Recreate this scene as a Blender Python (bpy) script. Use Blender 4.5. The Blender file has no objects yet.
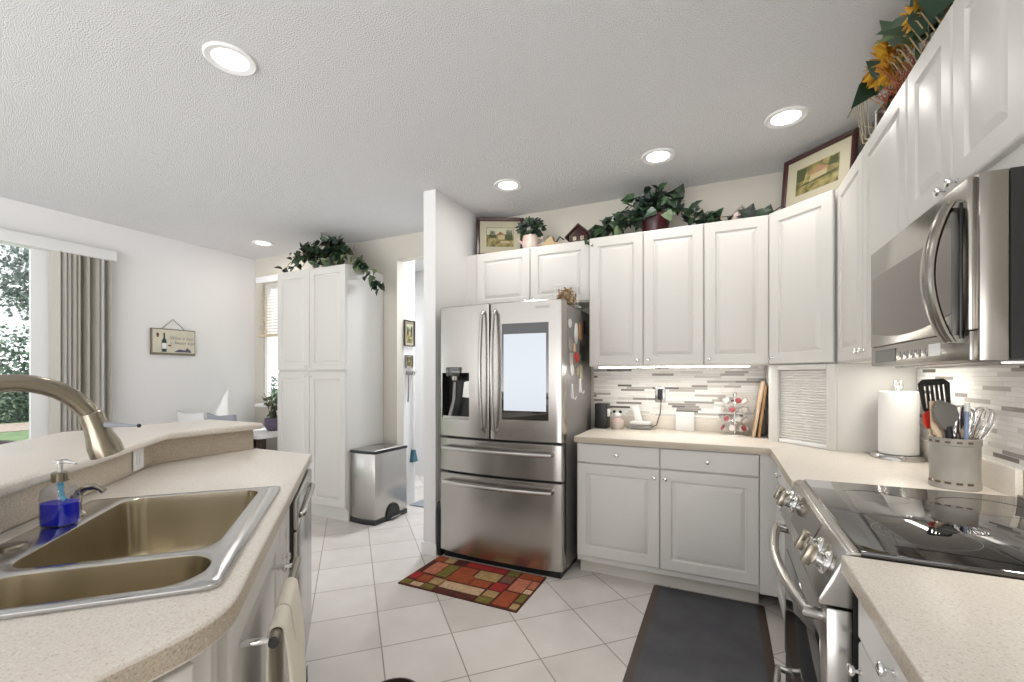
import bpy, bmesh, math, random
from math import sin, cos, pi, radians, sqrt
from mathutils import Vector, Matrix
R = random.Random(7)
SC = bpy.context.scene
COL = SC.collection

# ------------------------------------------------------------------ camera, world, exposure
cd = bpy.data.cameras.new('camera')
cam = bpy.data.objects.new('camera', cd)
COL.objects.link(cam)
cam.location = (0, 0, 1.31)
cam.rotation_euler = (radians(90), 0, radians(25.2))
cd.sensor_width = 36
cd.lens = 447 / 1024 * 36
cd.shift_y = 34 / 1024
cd.clip_start = .01
SC.camera = cam
w = bpy.data.worlds.new('world')
SC.world = w
w.use_nodes = True
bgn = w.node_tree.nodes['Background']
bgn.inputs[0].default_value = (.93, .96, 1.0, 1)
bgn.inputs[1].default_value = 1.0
_n, _l = w.node_tree.nodes, w.node_tree.links      # overcast sky; brightened lower half is added fill for the ceiling
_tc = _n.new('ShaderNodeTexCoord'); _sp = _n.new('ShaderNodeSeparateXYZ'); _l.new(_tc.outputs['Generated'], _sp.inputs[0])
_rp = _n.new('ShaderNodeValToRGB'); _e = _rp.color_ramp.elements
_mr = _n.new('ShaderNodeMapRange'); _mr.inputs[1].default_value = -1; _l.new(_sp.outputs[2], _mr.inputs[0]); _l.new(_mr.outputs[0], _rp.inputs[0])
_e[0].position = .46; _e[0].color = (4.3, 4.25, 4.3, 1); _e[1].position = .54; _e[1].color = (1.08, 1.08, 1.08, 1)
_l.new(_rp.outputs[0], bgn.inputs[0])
sl = bpy.data.lights.new('sun', 'SUN'); sl.energy = 5.0; sl.angle = radians(1.5); sl.color = (1, .96, .90)
so = bpy.data.objects.new('sun', sl); COL.objects.link(so)
so.rotation_euler = Vector((-.45, -.80, -1.55)).to_track_quat('-Z', 'Y').to_euler(); so.location = (3, 9, 12)
vs = SC.view_settings
vs.view_transform = 'Standard'
vs.look = 'None'
vs.gamma = 1
vs.use_curve_mapping = False
vs.exposure = 0.3
SC.cycles.max_bounces = 10
SC.cycles.transparent_max_bounces = 16
LAMP_W = 2.4        # each ceiling downlight
CEIL = 2.66

# ------------------------------------------------------------------ materials
def nt(m): return m.node_tree.nodes, m.node_tree.links
def mat(name, col, rough=.5, metal=0, bump=None, spec=.5, emit=None, var=None):
    """bump = (scale, strength, distance); var = (scale, colour2, low, high)"""
    m = bpy.data.materials.new(name)
    m.use_nodes = True
    n, l = nt(m)
    b = n['Principled BSDF']
    b.inputs['Base Color'].default_value = (*col, 1)
    b.inputs['Roughness'].default_value = rough
    b.inputs['Metallic'].default_value = metal
    b.inputs['Specular IOR Level'].default_value = spec
    tc = n.new('ShaderNodeTexCoord')
    if emit:
        b.inputs['Emission Color'].default_value = (*emit[0], 1)
        b.inputs['Emission Strength'].default_value = emit[1]
    if var:
        t = n.new('ShaderNodeTexNoise'); t.inputs['Scale'].default_value = var[0]; t.inputs['Detail'].default_value = 5
        l.new(tc.outputs['Object'], t.inputs['Vector'])
        r = n.new('ShaderNodeValToRGB')
        r.color_ramp.elements[0].position = var[2]; r.color_ramp.elements[1].position = var[3]
        r.color_ramp.elements[0].color = (*col, 1); r.color_ramp.elements[1].color = (*var[1], 1)
        l.new(t.outputs['Fac'], r.inputs[0]); l.new(r.outputs[0], b.inputs['Base Color'])
    if bump:
        t = n.new('ShaderNodeTexNoise'); t.inputs['Scale'].default_value = bump[0]; t.inputs['Detail'].default_value = 3
        l.new(tc.outputs['Object'], t.inputs['Vector'])
        bp = n.new('ShaderNodeBump'); bp.inputs['Strength'].default_value = bump[1]; bp.inputs['Distance'].default_value = bump[2]
        l.new(t.outputs['Fac'], bp.inputs['Height']); l.new(bp.outputs[0], b.inputs['Normal'])
    return m
def brushed(name, col, rough, stretch):
    m = mat(name, col, rough, 1)
    n, l = nt(m); b = n['Principled BSDF']
    tc = n.new('ShaderNodeTexCoord'); mp = n.new('ShaderNodeMapping')
    mp.inputs['Scale'].default_value = stretch
    t = n.new('ShaderNodeTexNoise'); t.inputs['Scale'].default_value = 1; t.inputs['Detail'].default_value = 4
    l.new(tc.outputs['Object'], mp.inputs[0]); l.new(mp.outputs[0], t.inputs['Vector'])
    mr = n.new('ShaderNodeMapRange'); mr.inputs[3].default_value = rough * .75; mr.inputs[4].default_value = rough * 1.3
    l.new(t.outputs['Fac'], mr.inputs[0]); l.new(mr.outputs[0], b.inputs['Roughness'])
    bp = n.new('ShaderNodeBump'); bp.inputs['Strength'].default_value = .06; bp.inputs['Distance'].default_value = .001
    l.new(t.outputs['Fac'], bp.inputs['Height']); l.new(bp.outputs[0], b.inputs['Normal'])
    return m
def leafmat(name, c1, c2, rough=.45):
    m = mat(name, c1, rough)
    n, l = nt(m); b = n['Principled BSDF']
    g = n.new('ShaderNodeNewGeometry'); r = n.new('ShaderNodeValToRGB')
    r.color_ramp.elements[0].color = (*c1, 1); r.color_ramp.elements[1].color = (*c2, 1)
    r.color_ramp.elements[0].position = .35; r.color_ramp.elements[1].position = 1
    l.new(g.outputs['Random Per Island'], r.inputs[0]); l.new(r.outputs[0], b.inputs['Base Color'])
    return m
def glassmat(name, col=(1, 1, 1), base=.035, rough=0.0):
    m = bpy.data.materials.new(name); m.use_nodes = True
    n, l = nt(m); n.remove(n['Principled BSDF'])
    tr = n.new('ShaderNodeBsdfTransparent'); tr.inputs[0].default_value = (*col, 1)
    gl = n.new('ShaderNodeBsdfGlossy'); gl.inputs['Roughness'].default_value = rough
    lw = n.new('ShaderNodeLayerWeight'); lw.inputs['Blend'].default_value = .5
    mx = n.new('ShaderNodeMixShader')
    fr = math_node(n, l, 'MULTIPLY_ADD', math_node(n, l, 'POWER', lw.outputs['Facing'], 4.0), .55, base)
    l.new(fr, mx.inputs[0]); l.new(tr.outputs[0], mx.inputs[1]); l.new(gl.outputs[0], mx.inputs[2])
    l.new(mx.outputs[0], n['Material Output'].inputs[0])
    return m
def math_node(n, l, op, a, b=None, c=None):
    x = n.new('ShaderNodeMath'); x.operation = op
    for i, v in enumerate((a, b, c)):
        if v is None: continue
        if isinstance(v, (int, float)): x.inputs[i].default_value = v
        else: l.new(v, x.inputs[i])
    return x.outputs[0]
def mosaic(name, axis):
    m = mat(name, (.7, .7, .68), .18); n, l = nt(m); b = n['Principled BSDF']
    M = lambda *a: math_node(n, l, *a)
    tc = n.new('ShaderNodeTexCoord'); sp = n.new('ShaderNodeSeparateXYZ'); l.new(tc.outputs['Object'], sp.inputs[0])
    x, z = sp.outputs[axis], sp.outputs[2]
    zz = M('DIVIDE', z, .0165); row = M('FLOOR', zz)
    wn = n.new('ShaderNodeTexWhiteNoise'); wn.noise_dimensions = '1D'; l.new(row, wn.inputs['W'])
    wn2 = n.new('ShaderNodeTexWhiteNoise'); wn2.noise_dimensions = '1D'; l.new(M('ADD', row, 57.3), wn2.inputs['W'])
    ln = M('MULTIPLY_ADD', wn2.outputs['Value'], .12, .085)
    u = M('DIVIDE', M('MULTIPLY_ADD', wn.outputs['Value'], 3.0, x), ln); colm = M('FLOOR', u)
    cb = n.new('ShaderNodeCombineXYZ'); l.new(colm, cb.inputs[0]); l.new(row, cb.inputs[1])
    w3 = n.new('ShaderNodeTexWhiteNoise'); w3.noise_dimensions = '3D'; l.new(cb.outputs[0], w3.inputs['Vector'])
    r = n.new('ShaderNodeValToRGB'); r.color_ramp.interpolation = 'CONSTANT'
    e = r.color_ramp.elements
    cols = [(0, (.82, .81, .78)), (.50, (.74, .72, .68)), (.72, (.62, .60, .57)), (.82, (.42, .39, .36)), (.89, (.26, .235, .21)), (.96, (.14, .12, .105))]
    e[0].position = 0; e[0].color = (*cols[0][1], 1); e[1].position = cols[1][0]; e[1].color = (*cols[1][1], 1)
    for p, c in cols[2:]:
        q = e.new(p); q.color = (*c, 1)
    l.new(w3.outputs['Value'], r.inputs[0])
    fz = M('FRACT', zz); fu = M('MULTIPLY', M('FRACT', u), ln)
    g = M('MAXIMUM', M('LESS_THAN', fz, .10), M('LESS_THAN', fu, .002))
    mx = n.new('ShaderNodeMix'); mx.data_type = 'RGBA'
    l.new(g, mx.inputs[0]); l.new(r.outputs[0], mx.inputs[6]); mx.inputs[7].default_value = (.62, .60, .56, 1)
    l.new(mx.outputs[2], b.inputs['Base Color'])
    bp = n.new('ShaderNodeBump'); bp.inputs['Strength'].default_value = .5; bp.inputs['Distance'].default_value = .002; bp.invert = True
    l.new(g, bp.inputs['Height']); l.new(bp.outputs[0], b.inputs['Normal'])
    return m
def tile_floor():
    m = mat('floor_tile', (.75, .72, .69), .28); n, l = nt(m); b = n['Principled BSDF']
    M = lambda *a: math_node(n, l, *a)
    tc = n.new('ShaderNodeTexCoord'); sp = n.new('ShaderNodeSeparateXYZ'); l.new(tc.outputs['Object'], sp.inputs[0])
    s2 = sqrt(.5)
    A = M('MULTIPLY', M('ADD', sp.outputs[0], sp.outputs[1]), s2); B = M('MULTIPLY', M('SUBTRACT', sp.outputs[1], sp.outputs[0]), s2)
    a = M('DIVIDE', M('SUBTRACT', A, .135 - 3.42), .342); c = M('DIVIDE', M('SUBTRACT', B, 2.235 - 3.42), .342)
    fa, fc = M('FRACT', a), M('FRACT', c)
    g = M('MAXIMUM', M('LESS_THAN', fa, .018), M('LESS_THAN', fc, .018))
    cb = n.new('ShaderNodeCombineXYZ'); l.new(M('FLOOR', a), cb.inputs[0]); l.new(M('FLOOR', c), cb.inputs[1])
    wn = n.new('ShaderNodeTexWhiteNoise'); l.new(cb.outputs[0], wn.inputs['Vector'])
    t = n.new('ShaderNodeTexNoise'); t.inputs['Scale'].default_value = 5; t.inputs['Detail'].default_value = 6
    l.new(tc.outputs['Object'], t.inputs['Vector'])
    f = M('MULTIPLY_ADD', wn.outputs['Value'], .35, M('MULTIPLY', t.outputs['Fac'], .65))
    r = n.new('ShaderNodeValToRGB'); r.color_ramp.elements[0].position = .25; r.color_ramp.elements[1].position = .75
    r.color_ramp.elements[0].color = (.66, .615, .575, 1); r.color_ramp.elements[1].color = (.79, .755, .725, 1)
    l.new(f, r.inputs[0])
    mx = n.new('ShaderNodeMix'); mx.data_type = 'RGBA'
    l.new(g, mx.inputs[0]); l.new(r.outputs[0], mx.inputs[6]); mx.inputs[7].default_value = (.34, .31, .285, 1)
    l.new(mx.outputs[2], b.inputs['Base Color'])
    l.new(M('MULTIPLY_ADD', g, .5, .27), b.inputs['Roughness'])
    bp = n.new('ShaderNodeBump'); bp.inputs['Strength'].default_value = .6; bp.inputs['Distance'].default_value = .003; bp.invert = True
    l.new(g, bp.inputs['Height']); l.new(bp.outputs[0], b.inputs['Normal'])
    return m
def ceiling_mat():
    m = mat('popcorn_ceiling', (.90, .895, .905), .95, bump=None); n, l = nt(m); b = n['Principled BSDF']
    tc = n.new('ShaderNodeTexCoord')
    t = n.new('ShaderNodeTexNoise'); t.inputs['Scale'].default_value = 165; t.inputs['Detail'].default_value = 3; t.inputs['Roughness'].default_value = .6
    l.new(tc.outputs['Object'], t.inputs['Vector'])
    bp = n.new('ShaderNodeBump'); bp.inputs['Strength'].default_value = 1.0; bp.inputs['Distance'].default_value = .017
    l.new(t.outputs['Fac'], bp.inputs['Height']); l.new(bp.outputs[0], b.inputs['Normal'])
    return m
def laminate(name, c, dark, light):
    m = mat(name, c, .33); n, l = nt(m); b = n['Principled BSDF']
    tc = n.new('ShaderNodeTexCoord')
    t = n.new('ShaderNodeTexNoise'); t.inputs['Scale'].default_value = 260; t.inputs['Detail'].default_value = 2
    l.new(tc.outputs['Object'], t.inputs['Vector'])
    r = n.new('ShaderNodeValToRGB'); e = r.color_ramp.elements
    e[0].position = .30; e[0].color = (*dark, 1); e[1].position = .70; e[1].color = (*light, 1)
    q = e.new(.44); q.color = (*c, 1); q = e.new(.58); q.color = (*c, 1)
    l.new(t.outputs['Fac'], r.inputs[0]); l.new(r.outputs[0], b.inputs['Base Color'])
    return m

M_cab = mat('cabinet_thermofoil', (.68, .665, .635), .42, spec=.4)
M_toe = mat('toe_kick', (.74, .71, .65), .5)
M_wall = mat('wall_paint', (.79, .785, .785), .9, bump=(180, .15, .001))
M_wallb = mat('wall_paint_shaded', (.58, .55, .485), .9, bump=(180, .15, .001))  # beige darkened to take in the warm shade above the wall cabinets
M_trim = mat('trim_white', (.83, .83, .83), .45)
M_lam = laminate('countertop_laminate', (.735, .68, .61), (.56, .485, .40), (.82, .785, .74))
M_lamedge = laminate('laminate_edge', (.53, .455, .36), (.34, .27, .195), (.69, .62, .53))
M_steel = brushed('stainless', (.43, .41, .385), .23, (3, 3, 300))
M_steelv = brushed('stainless_vertical', (.50, .485, .465), .24, (200, 200, 2))
M_sink = brushed('sink_steel', (.56, .505, .40), .22, (90, 3, 3))
M_rim = brushed('sink_rim_steel', (.55, .55, .55), .17, (60, 3, 3))
M_chrome = mat('chrome', (.80, .80, .80), .09, 1)
M_nickel = mat('brushed_nickel', (.31, .275, .22), .25, 1)
M_black = mat('black_plastic', (.012, .012, .014), .35)
M_bglass = mat('black_glass', (.006, .006, .007), .03, spec=1.0)
M_bglass.node_tree.nodes['Principled BSDF'].inputs['IOR'].default_value = 1.65
M_mglass = mat('microwave_glass', (.17, .15, .13), .12, .8)
M_side = mat('fridge_side_grey', (.25, .24, .235), .45, .3)
M_screen = mat('lit_screen', (.02, .02, .02), .2, emit=((.80, .86, .93), .72))
M_lens = mat('lamp_lens', (.9, .9, .9), .5, emit=((1, .97, .92), 6))
M_led = mat('led_strip', (.9, .9, .9), .5, emit=((1, .96, .88), 9))
M_white = mat('white_plastic', (.76, .76, .75), .35)
M_paper = mat('paper_towel', (.86, .85, .83), .9, bump=(60, .3, .002))
M_ceramic = mat('stone_ceramic', (.29, .27, .24), .3, var=(6, (.36, .34, .31), .4, .6))
M_wood = mat('light_wood', (.60, .44, .30), .5, var=(12, (.68, .54, .40), .35, .65))
M_bwood = mat('brown_wood', (.36, .19, .08), .45, var=(14, (.45, .26, .12), .35, .65))
M_dwood = mat('dark_wood', (.045, .026, .02), .4)
M_mahog = mat('mahogany_frame', (.038, .010, .008), .3)
M_matb = mat('picture_mat', (.41, .375, .28), .8)
M_mw = brushed('microwave_steel', (.36, .34, .31), .22, (200, 200, 2))
M_red = mat('red_silicone', (.62, .04, .02), .4)
M_rubber = mat('mat_rubber', (.066, .067, .076), .62, var=(7, (.088, .089, .10), .4, .65), bump=(260, .25, .001))
M_rubedge = mat('mat_edge', (.085, .062, .05), .6)
M_blue = mat('blue_soap', (.0, .012, .62), .05, spec=.6)
M_cyan = mat('cyan_tube', (.03, .35, .55), .2)
M_glass = glassmat('clear_glass', (.90, .93, .95), base=.09)
M_pane = glassmat('window_pane', (.95, .97, .98))
M_ivy = leafmat('ivy_leaves', (.006, .013, .010), (.035, .075, .03))
M_ivyp = leafmat('variegated_leaves', (.015, .04, .02), (.16, .22, .10))
M_stem = mat('plant_stem', (.16, .13, .05), .7)
M_pot = mat('dark_red_pot', (.035, .003, .006), .3)
M_pink = mat('pink_ceramic', (.50, .36, .33), .35, var=(9, (.58, .52, .47), .4, .6))
M_yel = leafmat('yellow_petals', (.52, .24, .02), (.75, .48, .06))
M_rust = leafmat('dried_rust_stems', (.22, .035, .02), (.45, .16, .06))
M_tan = mat('dried_twig', (.40, .30, .17), .7)
M_blind = leafmat('vertical_vanes', (.38, .36, .31), (.68, .69, .69), .6)
M_tanblind = mat('tan_blind', (.62, .50, .36), .6)
M_towel = mat('cream_towel', (.80, .755, .65), .95, bump=(300, .4, .001))
M_orange = mat('orange_print', (.62, .26, .06), .9)
M_ink = mat('dark_ink', (.03, .028, .03), .8)
M_grey = mat('grey_fabric', (.30, .32, .36), .9)
M_tablew = mat('white_table', (.80, .80, .80), .3)
M_tree = leafmat('tree_leaves', (.14, .18, .17), (.34, .40, .37), .6)
M_hedge = leafmat('hedge_leaves', (.06, .11, .08), (.20, .29, .20), .6)
M_bark = mat('bark', (.12, .10, .085), .9, bump=(20, .6, .02))
M_grass = mat('lawn', (.10, .16, .075), .95, var=(3, (.15, .22, .11), .35, .65))
M_dirt = mat('mulch', (.25, .20, .17), .95, var=(8, (.36, .31, .27), .35, .65))
M_mos_back = mosaic('mosaic_back', 0)
M_mos_right = mosaic('mosaic_right', 1)
M_lattice = mat('teal_brush', (.06, .16, .22), .7)
M_gdoor = mat('hall_mat_grey', (.30, .33, .36), .9, bump=(200, .5, .003))

# ------------------------------------------------------------------ mesh builder
class MB:
    def __init__(s): s.bm = bmesh.new(); s.mi = 0
    def f(s, vs_):
        try:
            q = s.bm.faces.new(vs_); q.material_index = s.mi; return q
        except ValueError: return None
    def v(s, *c): return s.bm.verts.new(c)
    def box(s, x0, x1, y0, y1, z0, z1):
        a = [s.v(x, y, z) for z in (z0, z1) for y in (y0, y1) for x in (x0, x1)]
        for i in ((0, 2, 3, 1), (4, 5, 7, 6), (0, 1, 5, 4), (2, 6, 7, 3), (0, 4, 6, 2), (1, 3, 7, 5)):
            s.f([a[k] for k in i])
        return s
    def prism(s, pts, z0, z1, axis='z'):
        def mk(p, q): return {'z': (p[0], p[1], q), 'y': (p[0], q, p[1]), 'x': (q, p[0], p[1])}[axis]
        a = [s.v(*mk(p, z0)) for p in pts]; b = [s.v(*mk(p, z1)) for p in pts]
        n = len(pts); s.f(a[::-1]); s.f(b)
        for i in range(n): s.f([a[i], a[(i + 1) % n], b[(i + 1) % n], b[i]])
        return s
    def rings(s, rs, cap0=True, cap1=True, closed=True):
        V = [[s.v(*p) for p in r] for r in rs]
        n = len(V[0])
        for i in range(len(V) - 1):
            for k in range(n if closed else n - 1):
                s.f([V[i][k], V[i][(k + 1) % n], V[i + 1][(k + 1) % n], V[i + 1][k]])
        if cap0: s.f(V[0][::-1])
        if cap1: s.f(V[-1])
        return s
    def lathe(s, prof, c=(0, 0, 0), n=24, axis='z', cap=True):
        rs = []
        for r, h in prof:
            ring = []
            for k in range(n):
                t = 2 * pi * k / n; a, b = max(r, 1e-4) * cos(t), max(r, 1e-4) * sin(t)
                p = {'z': (a, b, h), 'y': (a, h, b), 'x': (h, a, b)}[axis]
                ring.append((c[0] + p[0], c[1] + p[1], c[2] + p[2]))
            rs.append(ring)
        return s.rings(rs, cap, cap)
    def tube(s, pts, r, n=10, cap=True):
        pts = [Vector(p) for p in pts]
        rs = []; up = None
        for i, p in enumerate(pts):
            d = (pts[min(i + 1, len(pts) - 1)] - pts[max(i - 1, 0)]).normalized()
            if up is None:
                up = Vector((0, 0, 1)) if abs(d.z) < .9 else Vector((0, 1, 0))
            a = d.cross(up).normalized(); b = a.cross(d).normalized(); up = b
            rr = r[i] if isinstance(r, (list, tuple)) else r
            rs.append([p + a * rr * cos(2 * pi * k / n) + b * rr * sin(2 * pi * k / n) for k in range(n)])
        return s.rings([[tuple(q) for q in ring] for ring in rs], cap, cap)
    def ball(s, c, r, sc=(1, 1, 1), seg=12):
        m = Matrix.Translation(c) @ Matrix.Diagonal((*sc, 1))
        bmesh.ops.create_uvsphere(s.bm, u_segments=seg, v_segments=max(6, seg // 2 + 2), radius=r, matrix=m)
        return s
    def xf(s, m): bmesh.ops.transform(s.bm, matrix=m, verts=s.bm.verts); return s
    def merge(s, d=1e-5): bmesh.ops.remove_doubles(s.bm, verts=s.bm.verts, dist=d); return s
    def build(s, name, m, parent=None, bevel=0, seg=2, smooth=True, fix=True, ang=35):
        if fix: bmesh.ops.recalc_face_normals(s.bm, faces=s.bm.faces)
        if bevel:
            es = [e for e in s.bm.edges if len(e.link_faces) == 2 and e.calc_face_angle(0) > radians(30)]
            bmesh.ops.bevel(s.bm, geom=es, offset=bevel, segments=seg, profile=.5, affect='EDGES', clamp_overlap=True)
        me = bpy.data.meshes.new(name)
        s.bm.to_mesh(me); s.bm.free()
        for q in (m if isinstance(m, (list, tuple)) else [m]): me.materials.append(q)
        if smooth:
            for p in me.polygons: p.use_smooth = True
            me.set_sharp_from_angle(angle=radians(ang))
        o = bpy.data.objects.new(name, me); COL.objects.link(o)
        if parent: o.parent = parent
        return o
def tag(o, label=None, cat=None, group=None, kind=None):
    if label: o['label'] = label
    if cat: o['category'] = cat
    if group: o['group'] = group
    if kind: o['kind'] = kind
    return o
def thing(name, label, cat, loc=(0, 0, 0), rz=0, group=None):
    o = bpy.data.objects.new(name, None); COL.objects.link(o)
    o.empty_display_size = .05
    o.location = loc; o.rotation_euler = (0, 0, rz)
    return tag(o, label, cat, group)
def copy_tree(o, parent=None):
    c = o.copy(); COL.objects.link(c)
    if parent: c.parent = parent
    for ch in list(o.children): copy_tree(ch, c)
    return c
def struct(name, mb, m, **k):
    return tag(mb.build(name, m, **k), kind='structure')
def text(name, body, size, m, parent, loc, rot, shear=0, ext=.0004):
    fc = bpy.data.curves.new(name, 'FONT'); fc.body = body; fc.size = size; fc.extrude = ext; fc.align_x = 'CENTER'; fc.shear = shear
    fo = bpy.data.objects.new(name, fc); COL.objects.link(fo)
    bpy.context.view_layer.update()
    me = bpy.data.meshes.new_from_object(fo.evaluated_get(bpy.context.evaluated_depsgraph_get()))
    bpy.data.objects.remove(fo); bpy.data.curves.remove(fc)
    me.materials.clear(); me.materials.append(m)
    o = bpy.data.objects.new(name, me); COL.objects.link(o); o.parent = parent; o.location = loc; o.rotation_euler = rot
    return o
def arc(cx, cy, r, a0, a1, n):
    return [(cx + r * cos(a0 + (a1 - a0) * i / n), cy + r * sin(a0 + (a1 - a0) * i / n)) for i in range(n + 1)]
def rrect(x0, x1, y0, y1, r, n=6):
    rr = r if isinstance(r, (list, tuple)) else [r] * 4
    P = []
    for (cx, cy, a), q in zip(((x0, y0, pi), (x1, y0, 1.5 * pi), (x1, y1, 0), (x0, y1, .5 * pi)), rr):
        sx = 1 if cx == x0 else -1; sy = 1 if cy == y0 else -1
        P += arc(cx + sx * q, cy + sy * q, q, a, a + pi / 2, n)
    return P
def slab_holes(mb, outer, holes, z0, z1):
    """flat slab with holes"""
    top = []
    for z in (z0, z1):
        es = []; loops = []
        for lp in [outer] + holes:
            vs_ = [mb.v(p[0], p[1], z) for p in lp]
            es += [mb.bm.edges.new((vs_[i], vs_[(i + 1) % len(vs_)])) for i in range(len(vs_))]
            loops.append(vs_)
        bmesh.ops.triangle_fill(mb.bm, use_beauty=True, use_dissolve=False, edges=es)
        top.append(loops)
    for a, b in zip(*top):
        n = len(a)
        for i in range(n): mb.f([a[i], a[(i + 1) % n], b[(i + 1) % n], b[i]])
    return mb
def wall_grid(mb, us, vs_, holes, t0, t1, axis):
    """wall panel with rectangular openings; us/vs are grid cuts, holes are (u0,u1,v0,v1)"""
    def hole(u, v): return any(a < u < b and c < v < d for a, b, c, d in holes)
    def P(u, t, v): return (u, t, v) if axis == 'x' else (t, u, v)
    vm = {}
    def V(u, t, v):
        k = (u, t, v)
        if k not in vm: vm[k] = mb.v(*P(u, t, v))
        return vm[k]
    nu, nv = len(us) - 1, len(vs_) - 1
    solid = [[not hole((us[i] + us[i + 1]) / 2, (vs_[j] + vs_[j + 1]) / 2) for j in range(nv)] for i in range(nu)]
    S = lambda i, j: 0 <= i < nu and 0 <= j < nv and solid[i][j]
    for i in range(nu):
        for j in range(nv):
            if not solid[i][j]: continue
            a, b, c, d = us[i], us[i + 1], vs_[j], vs_[j + 1]
            for t in (t0, t1): mb.f([V(a, t, c), V(b, t, c), V(b, t, d), V(a, t, d)])
            if not S(i - 1, j): mb.f([V(a, t0, c), V(a, t1, c), V(a, t1, d), V(a, t0, d)])
            if not S(i + 1, j): mb.f([V(b, t0, c), V(b, t1, c), V(b, t1, d), V(b, t0, d)])
            if not S(i, j - 1): mb.f([V(a, t0, c), V(b, t0, c), V(b, t1, c), V(a, t1, c)])
            if not S(i, j + 1): mb.f([V(a, t0, d), V(b, t0, d), V(b, t1, d), V(a, t1, d)])
    return mb

# ------------------------------------------------------------------ room shell
XL, XR, YB, YN = -4.95, .87, 3.45, -1.7
FOOT = [(XL - .1, YN - .1), (XR + .1, YN - .1), (XR + .1, YB + .1), (-1.70, YB + .1), (-1.70, 4.85), (-3.7, 4.85), (-3.7, YB + .1), (XL - .1, YB + .1)]
struct('floor', MB().prism(FOOT, -.06, 0), tile_floor())
struct('ceiling', MB().prism(FOOT, CEIL, CEIL + .08), ceiling_mat())
DW0, DW1, DH = -2.857, -1.99, 2.43
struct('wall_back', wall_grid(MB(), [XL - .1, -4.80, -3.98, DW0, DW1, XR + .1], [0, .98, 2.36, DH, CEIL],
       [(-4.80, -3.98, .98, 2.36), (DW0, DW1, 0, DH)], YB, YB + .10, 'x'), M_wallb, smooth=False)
struct('wall_left', wall_grid(MB(), [YN - .1, -.35, 2.0, YB + .1], [0, 2.40, CEIL], [(-.35, 2.0, 0, 2.40)], XL - .1, XL, 'y'), M_wall, smooth=False)
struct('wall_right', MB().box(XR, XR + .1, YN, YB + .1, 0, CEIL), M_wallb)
struct('wall_partition', MB().box(-1.99, -1.885, 2.70, YB, 0, CEIL), M_wall)
struct('baseboard_partition', MB().box(-2.002, -1.873, 2.688, YB, 0, .085), M_trim)
struct('baseboard_left', MB().box(XL, XL + .012, 2.09, YB, 0, .085), M_trim)
struct('baseboard_back', MB().box(XL, -3.9, YB - .012, YB, 0, .085), M_trim)
# doorway to the hall: bright laundry passage behind
struct('wall_hall', MB().box(-3.0, -2.86, YB + .1, 3.73, 0, CEIL), M_wall)
struct('wall_hall_far', wall_grid(MB(), [-3.7, -3.45, -2.55, -1.7], [0, 2.05, CEIL], [(-3.45, -2.55, 0, 2.05)], 4.75, 4.85, 'x'), M_wall, smooth=False)
struct('wall_hall_side', MB().box(-1.80, -1.70, YB + .1, 4.75, 0, CEIL), M_wall)
struct('wall_hall_end', MB().box(-3.8, -3.7, YB + .1, 4.75, 0, CEIL), M_wall)
d2 = struct('door_2', wall_grid(MB(), [-3.45, -3.33, -2.67, -2.55], [0, .3, 1.92, 2.05], [(-3.33, -2.67, .3, 1.92)], 4.77, 4.81, 'x'), M_trim, smooth=False)
MB().box(-3.33, -2.67, 4.785, 4.79, .3, 1.92).build('pane', M_pane, d2)
b = MB()
for k in range(40): b.box(-3.33, -2.67, 4.74, 4.755, .32 + k * .04, .345 + k * .04)
b.build('blind_slats', M_white, d2)
tag(MB().box(-2.84, -2.1, 3.62, 4.2, 0, .012).build('door_mat', M_gdoor, bevel=.004), 'grey mat lying on the tile floor beyond the doorway', 'mat')
# backsplash mosaics
struct('trim_1', MB().box(-.91, .262, YB - .008, YB, 1.008, 1.372), M_mos_back)
struct('trim_2', MB().box(XR - .008, XR, .1, 2.825, 1.008, 1.372), M_mos_right)

# ------------------------------------------------------------------ sliding door, window
sd = bpy.data.objects.new('door_1', None); COL.objects.link(sd); tag(sd, kind='structure')
b = MB()
b.box(XL - .07, XL - .005, -.35, 2.0, 2.36, 2.40); b.box(XL - .07, XL - .005, -.35, 2.0, 0, .05)
for y0, y1 in ((-.35, -.29), (1.93, 2.0)): b.box(XL - .07, XL - .005, y0, y1, .05, 2.36)
b.build('door_frame', M_trim, sd, bevel=.004)
for y0, y1, dx, nm in ((-.29, .79, -.06, 'fixed_panel'), (.72, 1.70, -.035, 'sliding_panel')):
    p = wall_grid(MB(), [y0, y0 + .08, y1 - .12, y1], [.05, .15, 2.31, 2.36], [(y0 + .08, y1 - .12, .15, 2.31)], XL + dx, XL + dx + .03, 'y').build(nm, M_trim, sd, smooth=False)
    MB().box(XL + dx + .012, XL + dx + .018, y0 + .08, y1 - .12, .15, 2.31).build('pane', M_pane, p)
vb = thing('vertical_blind', 'vertical blind with beige vanes drawn aside beside the sliding glass door', 'blind', (XL, 1.7, 0))
MB().box(.0, .085, -2.15, .40, 2.315, 2.405).build('valance', M_trim, vb, bevel=.006)
b = MB()
for k in range(12):
    y = -.0 + k * .031 + R.uniform(-.004, .004); a = R.choice((.75, 1.0, 1.3, 1.75))
    dx, dy = .043 * sin(a), .043 * cos(a); c = .055
    pts = [(c - dx, y - dy), (c - dx * .4 + .004, y - dy * .4), (c + dx * .4 + .004, y + dy * .4), (c + dx, y + dy)]
    b.prism(pts + [(p[0] - .0015, p[1] + .0012) for p in pts[::-1]], .06, 2.315)
b.build('vanes', M_blind, vb, smooth=False)
wn = bpy.data.objects.new('window_1', None); COL.objects.link(wn); tag(wn, kind='structure')
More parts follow.
